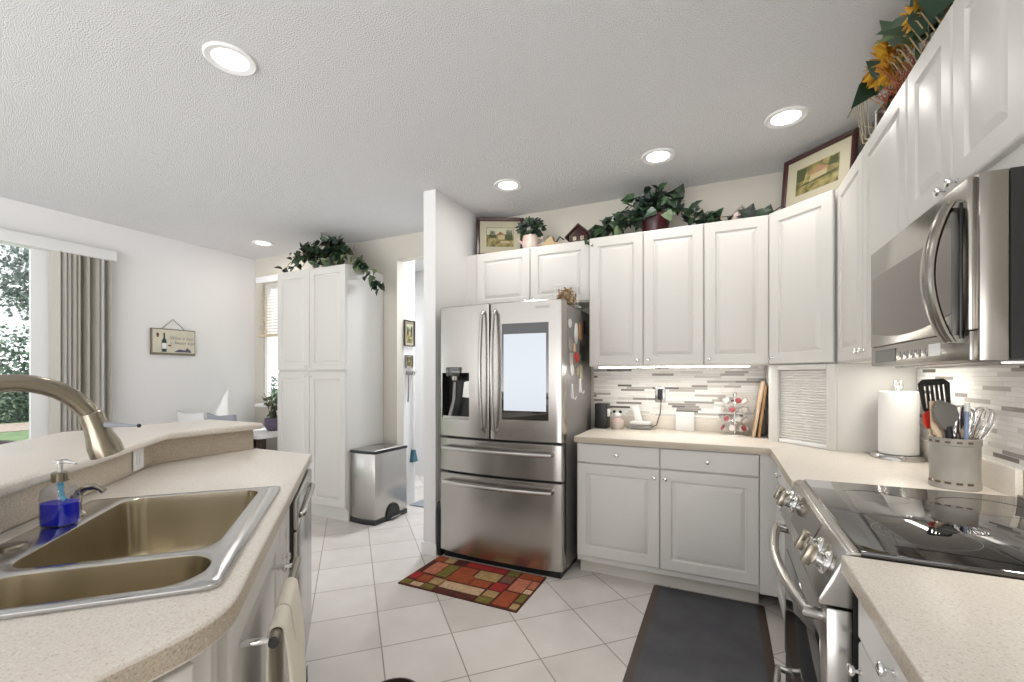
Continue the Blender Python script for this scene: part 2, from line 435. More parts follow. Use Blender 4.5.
wall_grid(MB(), [-4.80, -4.76, -4.41, -4.37, -4.02, -3.98], [.98, 1.03, 2.31, 2.36], [(-4.76, -4.41, 1.03, 2.31), (-4.37, -4.02, 1.03, 2.31)], YB + .02, YB + .07, 'x').build('window_frame', M_trim, wn, smooth=False)
MB().box(-4.76, -4.02, YB + .045, YB + .05, 1.03, 2.31).build('pane', M_pane, wn)
MB().box(-4.86, -3.92, YB - .07, YB + .02, .945, .98).build('window_sill', M_trim, wn, bevel=.006)
hb = thing('window_blind', 'tan slatted blind pulled halfway up over the dining window', 'blind', (-4.39, YB - .03, 0))
MB().box(-.46, .46, -.03, .028, 2.36, 2.43).build('valance', M_trim, hb, bevel=.005)
b = MB()
for k in range(17): b.rings([[(x, -.024, 1.80 + k * .033 - .008), (x, .022, 1.80 + k * .033 + .006), (x, .022, 1.80 + k * .033 + .009), (x, -.024, 1.80 + k * .033 - .005)] for x in (-.43, .43)])
b.build('slats', M_tanblind, hb, smooth=False)
MB().box(-.43, .43, -.024, .022, 1.745, 1.775).build('bottom_rail', M_tanblind, hb, bevel=.004)

# ------------------------------------------------------------------ outdoors
struct('ground', MB().prism([(-60, -30), (XL - .1, -30), (XL - .1, 4.9), (8, 4.9), (8, 30), (-60, 30)], -.30, -.14), M_grass)
tag(MB().box(-19.0, -16.4, -6, 22, -.14, -.12).build('mulch_bed', M_dirt), 'brown mulch strip under the hedge beyond the lawn', 'garden bed', kind='stuff')
def leafcloud(mb, blobs, n, size):
    for _ in range(n):
        c, r, sc = R.choice(blobs)
        u, v = R.uniform(-1, 1), R.uniform(0, 2 * pi); q = sqrt(1 - u * u); rr = r * R.uniform(.55, 1.05)
        p = Vector((c[0] + rr * q * cos(v) * sc[0], c[1] + rr * q * sin(v) * sc[1], c[2] + rr * u * sc[2]))
        m = Matrix.Rotation(R.uniform(0, 2 * pi), 3, 'Z') @ Matrix.Rotation(R.uniform(-1.2, 1.2), 3, 'X') @ Matrix.Rotation(R.uniform(0, 6.3), 3, 'Y')
        s_ = size * R.uniform(.6, 1.3)
        mb.f([mb.bm.verts.new(p + m @ Vector(t) * s_) for t in ((0, 0, 0), (.35, .5, .1), (0, 1.1, 0), (-.35, .5, .1))])
    return mb
for i, (x, y, r) in enumerate(((-20.5, 2.6, 1.25), (-20.4, 6.3, 1.3), (-20.5, 10.1, 1.3), (-20.6, 13.8, 1.3))):
    t = thing('shrub', 'rounded green %s outside the sliding glass door' % ('leftmost shrub', 'second shrub from the left', 'third shrub from the left', 'rightmost shrub')[i], 'shrub', (x, y, -.12), 0, 'shrubs beyond the lawn')
    leafcloud(MB(), [((0, 0, 1.0), r, (1, 1, 1.0)), ((.1, .6, .7), r * .8, (1, 1, 1)), ((.1, -.6, .7), r * .8, (1, 1, 1)), ((0, .1, 1.9), r * .8, (1, 1, 1.1))], 5200, .12).build('foliage', M_hedge, t, smooth=False, fix=False)
    MB().tube([(0, 0, 0), (.03, .02, .6), (0, .1, 1.4)], [.07, .05, .03], 8).build('stem', M_bark, t)
for i, (x, y, lab) in enumerate(((-27, 10.5, 'tall tree with spreading grey green crown, right in the glass door view'), (-26, 4.6, 'tall tree with hanging branches, left in the glass door view'))):
    t = thing('tree', lab, 'tree', (x, y, -.14), 0, 'trees beyond the hedge')
    bl = [((R.uniform(-2, 2), R.uniform(-2.2, 2.2), R.uniform(4.0, 8.2)), R.uniform(.8, 1.5), (1, 1, .75)) for _ in range(15)]
    leafcloud(MB(), bl, 7000, .16).build('crown', M_tree, t, smooth=False, fix=False)
    MB().tube([(0, 0, 0), (.1, .05, 2.4), (-.1, .1, 5), (0, 0, 7.5)], [.22, .17, .12, .04], 10).build('trunk', M_bark, t)
    b = MB()
    for c, r, _ in bl[:9]: b.tube([(0, .05, 2.8 + R.random()), (c[0] * .5, c[1] * .5, c[2] * .75), c], [.08, .05, .015], 6)
    b.build('branches', M_bark, t)

# ------------------------------------------------------------------ ceiling lights
for i, (x, y, lab) in enumerate(((-1.90, 1.215, 'large round recessed ceiling light nearest the sink, farthest left in front'),
                 (.301, 2.727, 'round recessed ceiling light above the corner picture frame'),
                 (-.359, 2.876, 'round recessed ceiling light above the dark red ivy pot'),
                 (-1.378, 2.861, 'round recessed ceiling light above the refrigerator'),
                 (-4.25, 3.05, 'small distant recessed ceiling light near the dining window'),
                 (-1.0, -1.4, 'added unseen recessed ceiling light nearest the open end of the room'))):  # last entry is an extra unseen lamp that adds light
    t = thing('recessed_light', lab, 'ceiling light', (x, y, CEIL), 0, 'recessed ceiling lights')
    MB().lathe([(.10, 0), (.10, -.006), (.094, -.010), (.070, -.006), (.066, 0)], n=40).build('trim_ring', M_trim, t)
    MB().lathe([(.068, -.002), (.062, -.005), (.0, -.007)], n=40).build('lens', M_lens, t)
    ld = bpy.data.lights.new('downlight', 'AREA'); ld.shape = 'DISK'; ld.size = .15; ld.energy = LAMP_W; ld.color = (1, .955, .90)
    lo = bpy.data.objects.new('downlight', ld); COL.objects.link(lo); lo.location = (0, 0, -.02); lo.parent = t

t = thing('hall_fill_lamp', 'unseen round ceiling light added to brighten the hall beyond the doorway', 'ceiling light', (-2.5, 4.15, CEIL))  # unseen lamp, added only to brighten the hall
MB().lathe([(.15, 0), (.15, -.02), (.145, -.03), (0, -.03)], n=32).build('base', M_trim, t)
MB().lathe([(.14, -.03), (.12, -.06), (.06, -.08), (0, -.085)], n=32).build('shade', M_lens, t)
ld = bpy.data.lights.new('hall_fill_light', 'AREA'); ld.shape = 'DISK'; ld.size = .25; ld.energy = 26; ld.color = (.93, .96, 1)
lo = bpy.data.objects.new('hall_fill_light', ld); COL.objects.link(lo); lo.location = (0, 0, -.10); lo.parent = t

# ------------------------------------------------------------------ cabinet parts (local: x width, front at y=0, depth +y, z up)
def panel(w_, h, x0, z0, fr=.058, t=.02, flat=False):
    """raised panel front standing on y in [-t,0]"""
    mb = MB()
    def ring(o, y): return [(x0 + o, y, z0 + o), (x0 + w_ - o, y, z0 + o), (x0 + w_ - o, y, z0 + h - o), (x0 + o, y, z0 + h - o)]
    if flat: rs = [ring(0, 0), ring(0, -t + .004), ring(.004, -t)]
    else:
        rs = [ring(0, 0), ring(0, -t + .005), ring(.002, -t + .002), ring(.006, -t), ring(fr, -t), ring(fr + .004, -t + .001), ring(fr + .007, -t + .009), ring(fr + .010, -t + .011), ring(fr + .014, -t + .011),
              ring(fr + .033, -t + .002), ring(fr + .036, -t + .001)]
    mb.rings(rs)
    return mb
def knob_mb(x, z, y=-.02):
    return MB().lathe([(.0075, 0), (.0075, -.003), (.004, -.006), (.004, -.011), (.0105, -.015), (.0125, -.019), (.011, -.023), (.0055, -.025), (0, -.0255)], (x, y, z), 18, 'y')
def front(parent, name, x0, x1, z0, z1, knob=None, flat=False, g=.0025, **k):
    d = panel(x1 - x0 - 2 * g, z1 - z0 - 2 * g, x0 + g, z0 + g, flat=flat, **k).build(name, M_cab, parent, ang=25)
    if knob: knob_mb(*knob).build('knob', M_chrome, d)
    return d
def base_unit(name, label, loc, rz, w_, depth, cols, toe=.075):
    t = thing(name, label, 'base cabinet', loc, rz, 'base cabinets')
    MB().box(0, w_, 0, depth, .10, .873).build('carcass', M_cab, t)
    MB().box(0, w_, toe, depth, 0, .10).build('toe_kick', M_toe, t)
    for (x0, x1, drawer, ks) in cols:
        if drawer: front(t, 'drawer_front', x0, x1, .742, .868, ((x0 + x1) / 2, .805), flat=True)
        kx = x1 - .032 if ks == 'r' else x0 + .032
        front(t, 'door', x0, x1, .135, .738 if drawer else .868, (kx, .685 if drawer else .80))
    return t
base_unit('base_cabinet', 'white base cabinet with drawer and door, next to the refrigerator', (-.862, 2.845, 0), 0, .52, .595, [(0, .52, 1, 'r')])
base_unit('base_cabinet', 'white base cabinet with drawer and door, nearer the corner by the stove', (-.342, 2.845, 0), 0, .53, .595, [(0, .53, 1, 'l')])
t = base_unit('base_cabinet', 'narrow corner base cabinet beyond the far side of the stove', (.285, 2.84, 0), -pi / 2, .862, .58, [(.05, .45, 1, 'r'), (.45, .86, 1, 'l')])
MB().box(-.0, .02, -.097, 0, .10, .873).build('filler_strip', M_cab, t)
base_unit('base_cabinet', 'white base cabinet with chrome drawer knob in the right foreground', (.285, 1.195, 0), -pi / 2, 1.05, .58, [(.0, .46, 1, 'l'), (.46, 1.05, 1, 'l')])

def upper_unit(name, label, loc, rz, w_, depth, z0, z1, splits, knobs, dz0=None, ends=True):
    t = thing(name, label, 'wall cabinet', loc, rz, 'upper wall cabinets')
    MB().box(0, w_, 0, depth, z0, z1).build('carcass', M_cab, t)
    for i in range(len(splits) - 1):
        front(t, 'door', splits[i], splits[i + 1], (dz0 if dz0 else z0 + .004), z1 - .004, (knobs[i], (dz0 or z0) + (.018 if dz0 else .042)))
    return t
UZ0, UZ1 = 1.37, 2.284
upper_unit('wall_cabinet', 'white two-door wall cabinet directly above the refrigerator', (-1.79, 3.15, 0), 0, .93, .29, 1.84, UZ1, [0, .467, .93], [.43, .50])
MB().box(-1.885, -1.792, 3.15, 3.17, 1.84, UZ1).build('trim_3', M_cab)['kind'] = 'structure'
upper_unit('wall_cabinet', 'white two-door wall cabinet below the dark red ivy pot', (-.857, 3.125, 0), 0, .75, .315, UZ0, UZ1, [0, .373, .75], [.338, .408])
upper_unit('wall_cabinet', 'single-door white wall cabinet left of the diagonal corner cabinet', (-.106, 3.125, 0), 0, .364, .315, UZ0, UZ1, [0, .364], [.032])
upper_unit('wall_cabinet', 'white two-door wall cabinet between diagonal corner and microwave', (.56, 2.822, 0), -pi / 2, .962, .305, UZ0, UZ1, [0, .462, .962], [.43, .494])
upper_unit('wall_cabinet', 'short white two-door wall cabinet resting above the microwave', (.56, 1.853, 0), -pi / 2, .628, .305, 1.715, UZ1, [0, .313, .628], [.281, .345], dz0=1.785)
t = thing('wall_cabinet', 'diagonal white corner wall cabinet under the framed picture', 'wall cabinet', (.26, 3.105, 0), -pi / 4, 'upper wall cabinets')
inv = Matrix.Translation((.26, 3.105, 0)) @ Matrix.Rotation(-pi / 4, 4, 'Z')
inv = inv.inverted()
def wloc(pts, o=inv): return [tuple((o @ Vector((p[0], p[1], 0)))[:2]) for p in pts]
MB().prism(wloc([(.277, 3.117), (.549, 2.845), (.549, 2.828), (.862, 2.828), (.862, 3.44), (.262, 3.44), (.262, 3.117)]), UZ0, UZ1).build('carcass', M_cab, t)
front(t, 'door', .006, .39, UZ0 + .004, UZ1 - .004, (.036, UZ0 + .042))
t = thing('appliance_garage', 'white appliance garage with ribbed tambour shutter in the counter corner', 'cabinet', (.26, 3.105, .914), -pi / 4)
b = MB(); b.box(.0, .062, -.012, .02, 0, .455); b.box(.348, .396, -.012, .02, 0, .455); b.box(.062, .348, -.012, .02, .425, .455)
b.build('face_frame', M_cab, t, bevel=.003)
b = MB()
for k in range(26): b.lathe([(.0001, .064), (.0085, .064), (.0085, .346), (.0001, .346)], (0, .014, .035 + k * .0152), 8, 'x')
b.build('tambour_shutter', M_cab, t)
MB().box(.064, .346, -.006, .02, .002, .026).build('shutter_rail', M_trim, t, bevel=.004)
MB().prism(wloc([(.545, 2.83), (.862, 2.83), (.862, 2.845), (.545, 2.845)]), 0, .455).build('side_panel', M_cab, t)
MB().prism(wloc([(.262, 3.11), (.262, 3.42), (.276, 3.42), (.276, 3.11)]), 0, .455).build('side_panel', M_cab, t)

# pantry
t = thing('pantry_cabinet', 'tall white four-door pantry cabinet with ivy trailing from its top', 'cabinet', (-3.905, 2.97, 0), 0)
MB().box(0, .885, 0, .475, .10, 2.30).build('carcass', M_cab, t)
MB().box(.03, .885, .02, .475, 0, .10).build('toe_kick', M_cab, t)
for x0, x1, kx in ((.0, .437, .405), (.437, .885, .47)):
    front(t, 'door', x0, x1, .12, 1.340, (kx, 1.30)); front(t, 'door', x0, x1, 1.352, 2.295, (kx, 1.39))

# ------------------------------------------------------------------ countertops
def counter(name, label, poly, ledges, inner=None):
    t = thing(name, label, 'countertop')
    mb = MB(); slab_holes(mb, poly, inner or [], .874, .914)
    # sides take the edge band material
    for f_ in mb.bm.faces:
        f_.normal_update()
        if abs(f_.normal.z) < .5: f_.material_index = 1
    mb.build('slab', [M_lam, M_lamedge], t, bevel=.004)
    for l_ in ledges: MB().box(*l_).build('backsplash_ledge', M_lam, t, bevel=.003)
    return t
counter('countertop', 'L-shaped speckled countertop from the refrigerator round to the stove',
        [(-.872, 2.80), (.215, 2.80)] + arc(.215, 2.778, .022, pi / 2, 0, 4)[1:] + [(.237, 1.974), (.866, 1.974), (.866, 3.446), (-.872, 3.446)],
        [(-.872, .262, 3.426, 3.446, .914, 1.008), (.846, .866, 1.976, 2.825, .914, 1.008)])
counter('countertop', 'near speckled countertop beside the cooktop in the right foreground',
        [(.237, .12), (.866, .12), (.866, 1.203), (.237, 1.203)], [(.846, .866, .12, 1.203, .914, 1.008)])

# ------------------------------------------------------------------ peninsula (local u along the diagonal front, v backwards)
PO, PR = Vector((-.745, .49, 0)), radians(135)
PM = Matrix.Translation(PO) @ Matrix.Rotation(PR, 4, 'Z')
def uv(u, v, z=0): return tuple(PM @ Vector((u, v, z)))
PI = PM.inverted()
def w2l(x, y): q = PI @ Vector((x, y, 0)); return (q.x, q.y)
V0, V1 = .012, .645
SINK = (.085, .875, .050, .575)
uR = w2l(-2.285, 1.59); uC = w2l(-2.285, 1.118)
cnr = [(.014 + .045, V0), (-.019, V0), w2l(-.74, .39)]
cnr = [tuple(Vector(cnr[2]) * (1 - q) ** 2 + Vector(cnr[1]) * 2 * q * (1 - q) + Vector(cnr[0]) * q * q) for q in [k / 7 for k in range(8)]]
poly = cnr + [(1.56, V0)] + [w2l(-1.86, 1.60), w2l(-2.285, 1.60), uC, w2l(-1.40, .233), w2l(-1.40, -.42), w2l(-.74, -.42)]
t = thing('countertop', 'beige speckled peninsula countertop holding the double sink', 'countertop', PO, PR)
mb = MB()
slab_holes(mb, poly, [rrect(SINK[0] + .018, SINK[1] - .018, SINK[2] + .018, SINK[3] - .018, .03)], .868, .914)
for f_ in mb.bm.faces:
    f_.normal_update()
    if abs(f_.normal.z) < .5: f_.material_index = 1
mb.build('slab', [M_lam, M_lamedge], t, bevel=.006, seg=3)
# riser and bar top
bar = thing('breakfast_bar', 'raised speckled breakfast bar ledge behind the sink', 'bar counter', PO, PR)
def off(pts_, d):   # helper for bar outlines: offset diag v and straight x
    return [(-.63 - .3, V1 + d), (w2l(-2.285 - d, 1.118)[0], 0)]
def bar_poly(front_off, back_off, y_end):
    # front line: diag at V1-front_off, straight x = -2.285+front_off ; back likewise
    xf_, xb_ = -2.285 + front_off, -2.285 - back_off
    vf, vb_ = V1 - front_off, V1 + back_off
    # corner of diag line v = c with x = xs :  -dx-dy = v*sqrt2
    def corner(xs, v): dx = xs + .745; dy = -v * sqrt(2) - dx; return w2l(xs, .49 + dy)
    cf, cb_ = corner(xf_, vf), corner(xb_, vb_)
    nf, nb = corner(-1.40 + front_off, vf), corner(-1.40 - back_off, vb_)
    return [w2l(-1.40 + front_off, -.42), nf, cf, w2l(xf_, y_end), w2l(xb_, y_end), cb_, nb, w2l(-1.40 - back_off, -.42)]
bp = bar_poly(0, .02, 1.585)
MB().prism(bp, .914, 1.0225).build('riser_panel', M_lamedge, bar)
bp = bar_poly(.060, .40, 1.60)
# round the far front corner
mb = MB(); mb.prism(bp, 1.022, 1.054)
mb.build('bar_top', M_lam, bar, bevel=.010, seg=3)
struct('wall_peninsula', MB().prism([uv(*p)[:2] for p in bar_poly(-.022, .13, 1.57)], 0, 1.020), M_wall)
tag(MB().box(-.046, .046, -.006, 0, -.044, .044).build('power_outlet', M_trim, None, bevel=.004), 'white outlet plate on the speckled riser behind the sink', 'outlet')
o = bpy.data.objects['power_outlet']; o.location = uv(1.372, V1 - .0005, .966); o.rotation_euler = (0, 0, PR)
b = MB()
for dx in (-.014, .014):
    b.box(dx - .009, dx + .009, -.0075, -.006, -.022, .022)
b.build('receptacle', M_trim, o, bevel=.002)

# cabinets below: sink base, end panel, near cabinet
def pen(name, label, u0, w_, cols):
    return base_unit(name, label, uv(u0, .045), PR, w_, .50, cols)
t = thing('sink_base_cabinet', 'white sink base cabinet with paired chrome knobs under the double sink', 'base cabinet', uv(.03, .045), PR, 'base cabinets')
b = MB(); b.box(0, .862, 0, .02, .10, .866); b.box(0, .02, .02, .5, .10, .866); b.box(.842, .862, .02, .5, .10, .866); b.box(0, .862, .48, .5, .1, .866)
b.build('carcass', M_cab, t)
MB().box(0, .862, .075, .5, 0, .10).build('toe_kick', M_toe, t)
front(t, 'door', .03, .625, .135, .855, (.58, .735)); front(t, 'door', .63, .86, .135, .855, (.672, .735))
# corner filler and near cabinet facing the aisle
t = thing('base_cabinet', 'white base cabinet at the near left end of the peninsula', 'base cabinet', (-.775, -.40, 0), pi / 2, 'base cabinets')
b = MB(); b.prism([(0, 0), (.862, 0), (.872, .012), (.862, .02), (.50, .02), (.50, .56), (0, .56)], .10, .866); b.build('carcass', M_cab, t)
MB().box(0, .48, .075, .55, 0, .10).build('toe_kick', M_toe, t); MB().box(.48, .80, .075, .09, 0, .10).build('toe_kick', M_toe, t)
front(t, 'door', .02, .42, .135, .855, (.05, .80)); front(t, 'door', .425, .83, .135, .855, (.455, .80))
t = thing('end_panel', 'white panel closing the far end of the peninsula beside the dishwasher', 'cabinet panel', uv(1.505, .045), PR)
MB().box(0, .03, 0, .6, .10, .866).build('panel', M_cab, t, bevel=.002)
MB().box(0, .03, .075, .6, 0, .10).build('toe_kick', M_toe, t)
# dishwasher
t = thing('dishwasher', 'stainless dishwasher with black edges built into the peninsula', 'dishwasher', uv(.900, .03), PR)
MB().box(0, .60, .03, .56, .02, .864).build('tub', M_black, t)
MB().box(.0, .60, -.012, .03, .11, .862).build('door_edge', M_black, t, bevel=.004)
MB().box(.004, .596, -.030, -.012, .12, .745).build('door_panel', M_steelv, t, bevel=.006)
MB().box(.004, .596, -.030, -.012, .75, .858).build('control_panel', M_steelv, t, bevel=.006)
b = MB(); b.tube([(.05, -.03, .79), (.06, -.039, .79), (.12, -.042, .79), (.48, -.042, .79), (.54, -.039, .79), (.55, -.03, .79)], .010, 10)
b.build('handle', M_steel, t)
MB().box(.0, .60, .05, .07, .0, .11).build('toe_kick', M_black, t)

# towel bar and towels
t = thing('towel_bar', 'steel towel bar fixed to the sink cabinet door, holding cream towels', 'towel bar', uv(.03, .045), PR)
b = MB(); b.tube([(.085, -.082, .783), (.50, -.082, .783)], .011, 16)
b.build('rod', M_nickel, t)
MB().lathe([(.0001, .079), (.0095, .079), (.0105, .083), (.0105, .0851)], (0, -.082, .783), 16, 'x').build('end_cap', M_black, t)
for x in (.10, .47): MB().box(x - .008, x + .008, -.082, -.021, .779, .786).build('bracket', M_chrome, t, bevel=.001)
def towel(name, label, u0, u1, zb_f, zb_b, amp, ph):
    t = thing(name, label, 'towel', uv(.03, .045), PR, 'cream towels on the bar')
    mb = MB(); nu = 22
    prof = []
    yc, zc, r = -.082, .783, .0145
    for k in range(9): prof.append((yc + r + .002 * k, zb_b + (zc - zb_b) * k / 9.0))
    prof = [(yc + r + .004, zb_b + (zc - zb_b) * k / 8) for k in range(8)]
    prof += [(yc + r * cos(a), zc + r * sin(a)) for a in [pi * j / 8 for j in range(9)]]
    prof += [(yc - r - .004, zc + (zb_f - zc) * k / 10) for k in range(1, 11)]
    grid = []
    for (y, z) in prof:
        dn = max(0, zc - z); row = []
        for i in range(nu):
            s_ = i / (nu - 1); u = u0 + (u1 - u0) * s_
            wv = amp * min(1, dn / .12) * sin(s_ * 9 + ph) * (1 if y < yc else .3)
            row.append((u + .02 * dn * (s_ - .5), y - abs(wv) - (.03 * dn if y < yc else -.0), z))
        grid.append(row)
    th = .004
    mb.rings([r_ for r_ in grid], False, False, closed=False)
    o = mb.build('cloth', M_towel, t)
    sm = o.modifiers.new('thick', 'SOLIDIFY'); sm.thickness = th; sm.offset = 0
    return t
towel('kitchen_towel', 'cream towel hanging nearer the camera on the steel towel bar', .118, .205, .14, .30, .012, .4)
t = towel('kitchen_towel', 'cream towel with dark lettering and an orange patch on the steel towel bar', .212, .350, .16, .30, .010, 1.2)
b = MB()
for k, (x, z, a, h) in enumerate(((.29, .60, .02, .012), (.30, .585, .012, .05), (.315, .53, .04, .012), (.30, .50, .012, .05), (.30, .50, .05, .010), (.30, .44, .012, .055), (.30, .44, .05, .012), (.30, .465, .035, .01))):
    x -= .075
    b.box(x, x + a, -.1305 + (k % 2) * .0005 - .0, -.1285, z, z + h)
b.build('lettering', M_ink, t)
MB().box(.24, .34, -.140, -.137, .24, .40).build('print', M_orange, t)

# ------------------------------------------------------------------ sink
t = thing('kitchen_sink', 'stainless double bowl sink set in the peninsula countertop', 'sink', (*uv(0, 0)[:2], .914), PR)
bowlA = (.300, .850, .108, .478); bowlB = (.110, .268, .090, .470)
pA = rrect(*bowlA, .055, 8); pB = rrect(*bowlB, [.072, .072, .05, .05], 8)
mb = MB(); slab_holes(mb, rrect(*SINK, .022, 5), [pA, pB], .0005, .009)
mb.build('rim', M_rim, t, bevel=.0012)
def bowl(P, depth, name, drain, dr):
    cx = sum(p[0] for p in P) / len(P); cy = sum(p[1] for p in P) / len(P)
    W = max(p[0] for p in P) - min(p[0] for p in P); H_ = max(p[1] for p in P) - min(p[1] for p in P)
    mb = MB(); rs = []
    for z, ins in ((.009, -.001), (.007, .0015), (-.01, .003), (-depth + .05, .012), (-depth + .02, .018), (-depth + .006, .03), (-depth, .05), (-depth - .004, min(W, H_) * .40)):
        sx, sy = 1 - 2 * ins / W, 1 - 2 * ins / H_
        rs.append([(cx + (p[0] - cx) * sx, cy + (p[1] - cy) * sy, z) for p in P])
    mb.rings(rs, False, True)
    o = mb.build(name, M_sink, t, fix=True)
    MB().lathe([(dr, .004), (dr, .007), (dr * .8, .005), (dr * .6, .001), (0, .001)], (*drain, -depth - .004), 24).build('drain', M_chrome, o)
bowl(pA, .20, 'large_bowl', (.585, .33), .045)
bowl(pB, .15, 'small_bowl', (.186, .33), .04)
tag(MB().lathe([(0, .006), (.021, .006), (.024, .004), (.024, .0), (0, 0)], (*uv(.452, .535)[:2], .9233), 24).build('hole_cover', M_nickel), 'round metal hole cover on the sink deck at the left edge', 'sink cover')
# faucet : pull-down gooseneck
t = thing('faucet', 'brushed nickel gooseneck faucet arching over the sink from the left', 'faucet')
base = Vector(uv(.20, .537)); tip = Vector((-1.215, .4915, 1.155)); R_ = .14
hd = Vector((tip.x - base.x, tip.y - base.y, 0)); L = hd.length; hd.normalize()
zt = 1.17
pts = [base + Vector((0, 0, z)) for z in (.923, 1.0, 1.08, zt - .02)]
cx = L * .5; ar = L * .5
top_h = .125
for k in range(19):
    a = pi - (pi * .93) * k / 18
    x = cx + ar * cos(a) * 1.0; z = zt + top_h * sin(a)
    pts.append(base + hd * x + Vector((0, 0, z)))
neck_end = pts[-1]
MB().tube([(p.x, p.y, p.z) for p in pts], .0175, 16).build('neck', M_nickel, t)
dirv = (pts[-1] - pts[-2]).normalized()
hp = [neck_end - dirv * .035, neck_end - dirv * .033, neck_end - dirv * .005, neck_end + dirv * .015, neck_end + dirv * .04, neck_end + dirv * .062]
hr = [.0180, .0205, .0210, .0235, .0290, .0295]
hd_o = MB().tube([tuple(p) for p in hp], hr, 20).build('spray_head', M_nickel, t)
MB().lathe([(0, .923), (.030, .923), (.030, .930), (.022, .945), (.019, .99)], (base.x, base.y, 0), 24).build('base_flange', M_nickel, t)
lv = neck_end + Vector((-.0, 0, 0))
rd = Vector((cos(radians(25.2)), sin(radians(25.2)), 0))
p0 = neck_end + rd * .016 + Vector((0, 0, .006)); p1 = p0 + rd * .075 + Vector((0, 0, -.002))
MB().tube([tuple(p0 - rd * .012), tuple(p0), tuple(p0 + (p1 - p0) * .5), tuple(p1)], [.007, .0062, .0038, .0022], 12).build('lever', M_grey, t)
MB().ball(tuple(p1), .0042).build('lever_tip', M_black, t)
# built-in soap dispenser
t = thing('soap_dispenser', 'small curved nickel soap dispenser spout on the sink deck', 'soap dispenser', (*uv(.70, .535)[:2], .923), 0)
MB().lathe([(0, 0), (.021, 0), (.019, .006), (.012, .012), (.011, .03), (.014, .05), (.012, .056), (0, .057)], (0, 0, 0), 18).build('body', M_nickel, t)
q = Vector((cos(radians(40)), sin(radians(40)), 0))
MB().tube([tuple(q * s_ + Vector((0, 0, z))) for s_, z in ((0, .045), (.006, .062), (.02, .073), (.04, .076), (.055, .071), (.064, .060))], [.010, .010, .0095, .009, .0085, .008], 12).build('spout', M_nickel, t)
# blue soap bottle
t = thing('soap_bottle', 'clear glass pump bottle half filled with blue soap beside the sink', 'soap bottle', (*uv(.615, .53)[:2], .923), radians(25))
S = lambda sc, z, e=.0285: [(x * sc, y * sc, z) for x, y in rrect(-.042, .042, -.030, .030, e, 5)]
MB().rings([S(.94, .0), S(1, .005), S(1, .075), S(.93, .090), S(.72, .099), S(.42, .105), S(.36, .108), S(.36, .122)], True, False).build('glass_body', M_glass, t)
MB().rings([S(.90, .003), S(.955, .008), S(.955, .058)]).build('soap', M_blue, t)
MB().lathe([(0, .112), (.0175, .112), (.0175, .134), (.014, .136), (0, .136)], n=20).build('collar', M_nickel, t)
b = MB(); b.lathe([(.006, .136), (.006, .158), (.0155, .160), (.0155, .166), (0, .167)], n=16); b.tube([(0, 0, .162), (.03, -.008, .163), (.055, -.014, .160)], [.0045, .004, .003], 10)
b.build('pump', M_chrome, t)
MB().tube([(0, 0, .112), (.004, 0, .07), (.012, .002, .062)], .006, 8).build('dip_tube', M_cyan, t)

# ------------------------------------------------------------------ refrigerator
FX0, FX1 = -1.845, -.918
t = thing('refrigerator', 'stainless french-door refrigerator with lit screen and water dispenser', 'refrigerator', ((FX0 + FX1) / 2, 2.70, 0))
FW = (FX1 - FX0) / 2
def fy(x): return -.034 * (1 - (x / FW) ** 2)
def fpanel(x0, x1, z0, z1, hole=None, dep=.085, e=.010):
    """bowed panel; x in local coordinates"""
    n = 14
    xs = [x0, x0 + e * .3, x0 + e] + [x0 + e + (x1 - x0 - 2 * e) * k / n for k in range(1, n)] + [x1 - e, x1 - e * .3, x1]
    yo = [e, e * .25] + [0] * (n + 1) + [e * .25, e]
    zs = [z0, z0 + e * .5, z1 - e * .5, z1]
    if hole:
        for q in hole[:2]: xs.append(q); yo.append(0)
        zz = sorted(zip(xs, yo)); xs = [a for a, _ in zz]; yo = [a for _, a in zz]
        zs = sorted(zs + list(hole[2:]))
    mb = MB()
    V = {}
    def vv(i, j):
        if (i, j) not in V:
            ez = e * .5 if j in (0, len(zs) - 1) else 0
            V[i, j] = mb.v(xs[i], fy(xs[i]) + yo[i] + ez, zs[j])
        return V[i, j]
    for i in range(len(xs) - 1):
        for j in range(len(zs) - 1):
            if hole and hole[0] - 1e-6 <= xs[i] and xs[i + 1] <= hole[1] + 1e-6 and hole[2] - 1e-6 <= zs[j] and zs[j + 1] <= hole[3] + 1e-6: continue
            mb.f([vv(i, j), vv(i + 1, j), vv(i + 1, j + 1), vv(i, j + 1)])
    N, K = len(xs) - 1, len(zs) - 1
    bk = [mb.v(xs[i], dep, z) for i in (0, N) for z in (zs[0], zs[-1])]
    mb.f([vv(0, j) for j in range(K + 1)] + [bk[1], bk[0]]); mb.f([vv(N, j) for j in range(K + 1)] + [bk[3], bk[2]])
    mb.f([vv(i, 0) for i in range(N + 1)] + [bk[2], bk[0]]); mb.f([vv(i, K) for i in range(N + 1)] + [bk[3], bk[1]])
    mb.f([bk[0], bk[1], bk[3], bk[2]])
    return mb
MB().box(-FW + .004, FW - .004, .09, .70, .035, 1.775).build('case', M_side, t, bevel=.004)
lx0 = -FW
H0 = (-.432, -.205, 1.0, 1.325)
dl = fpanel(-FW, -.044, .875, 1.795, H0).build('left_door', M_steel, t, ang=40)
dr = fpanel(-.036, FW, .875, 1.795).build('right_door', M_steel, t, ang=40)
d1 = fpanel(-FW, FW, .628, .862).build('middle_drawer', M_steel, t, ang=40)
d2_ = fpanel(-FW, FW, .055, .615).build('freezer_drawer', M_steel, t, ang=40)
b = MB(); b.box(-FW + .02, FW - .02, .03, .5, .0, .055); b.build('bottom_grille', M_black, t)
for dx in (-.38, .38): MB().box(dx - .05, dx + .05, .03, .16, 1.775, 1.80).build('hinge_cover', M_black, t, bevel=.004)
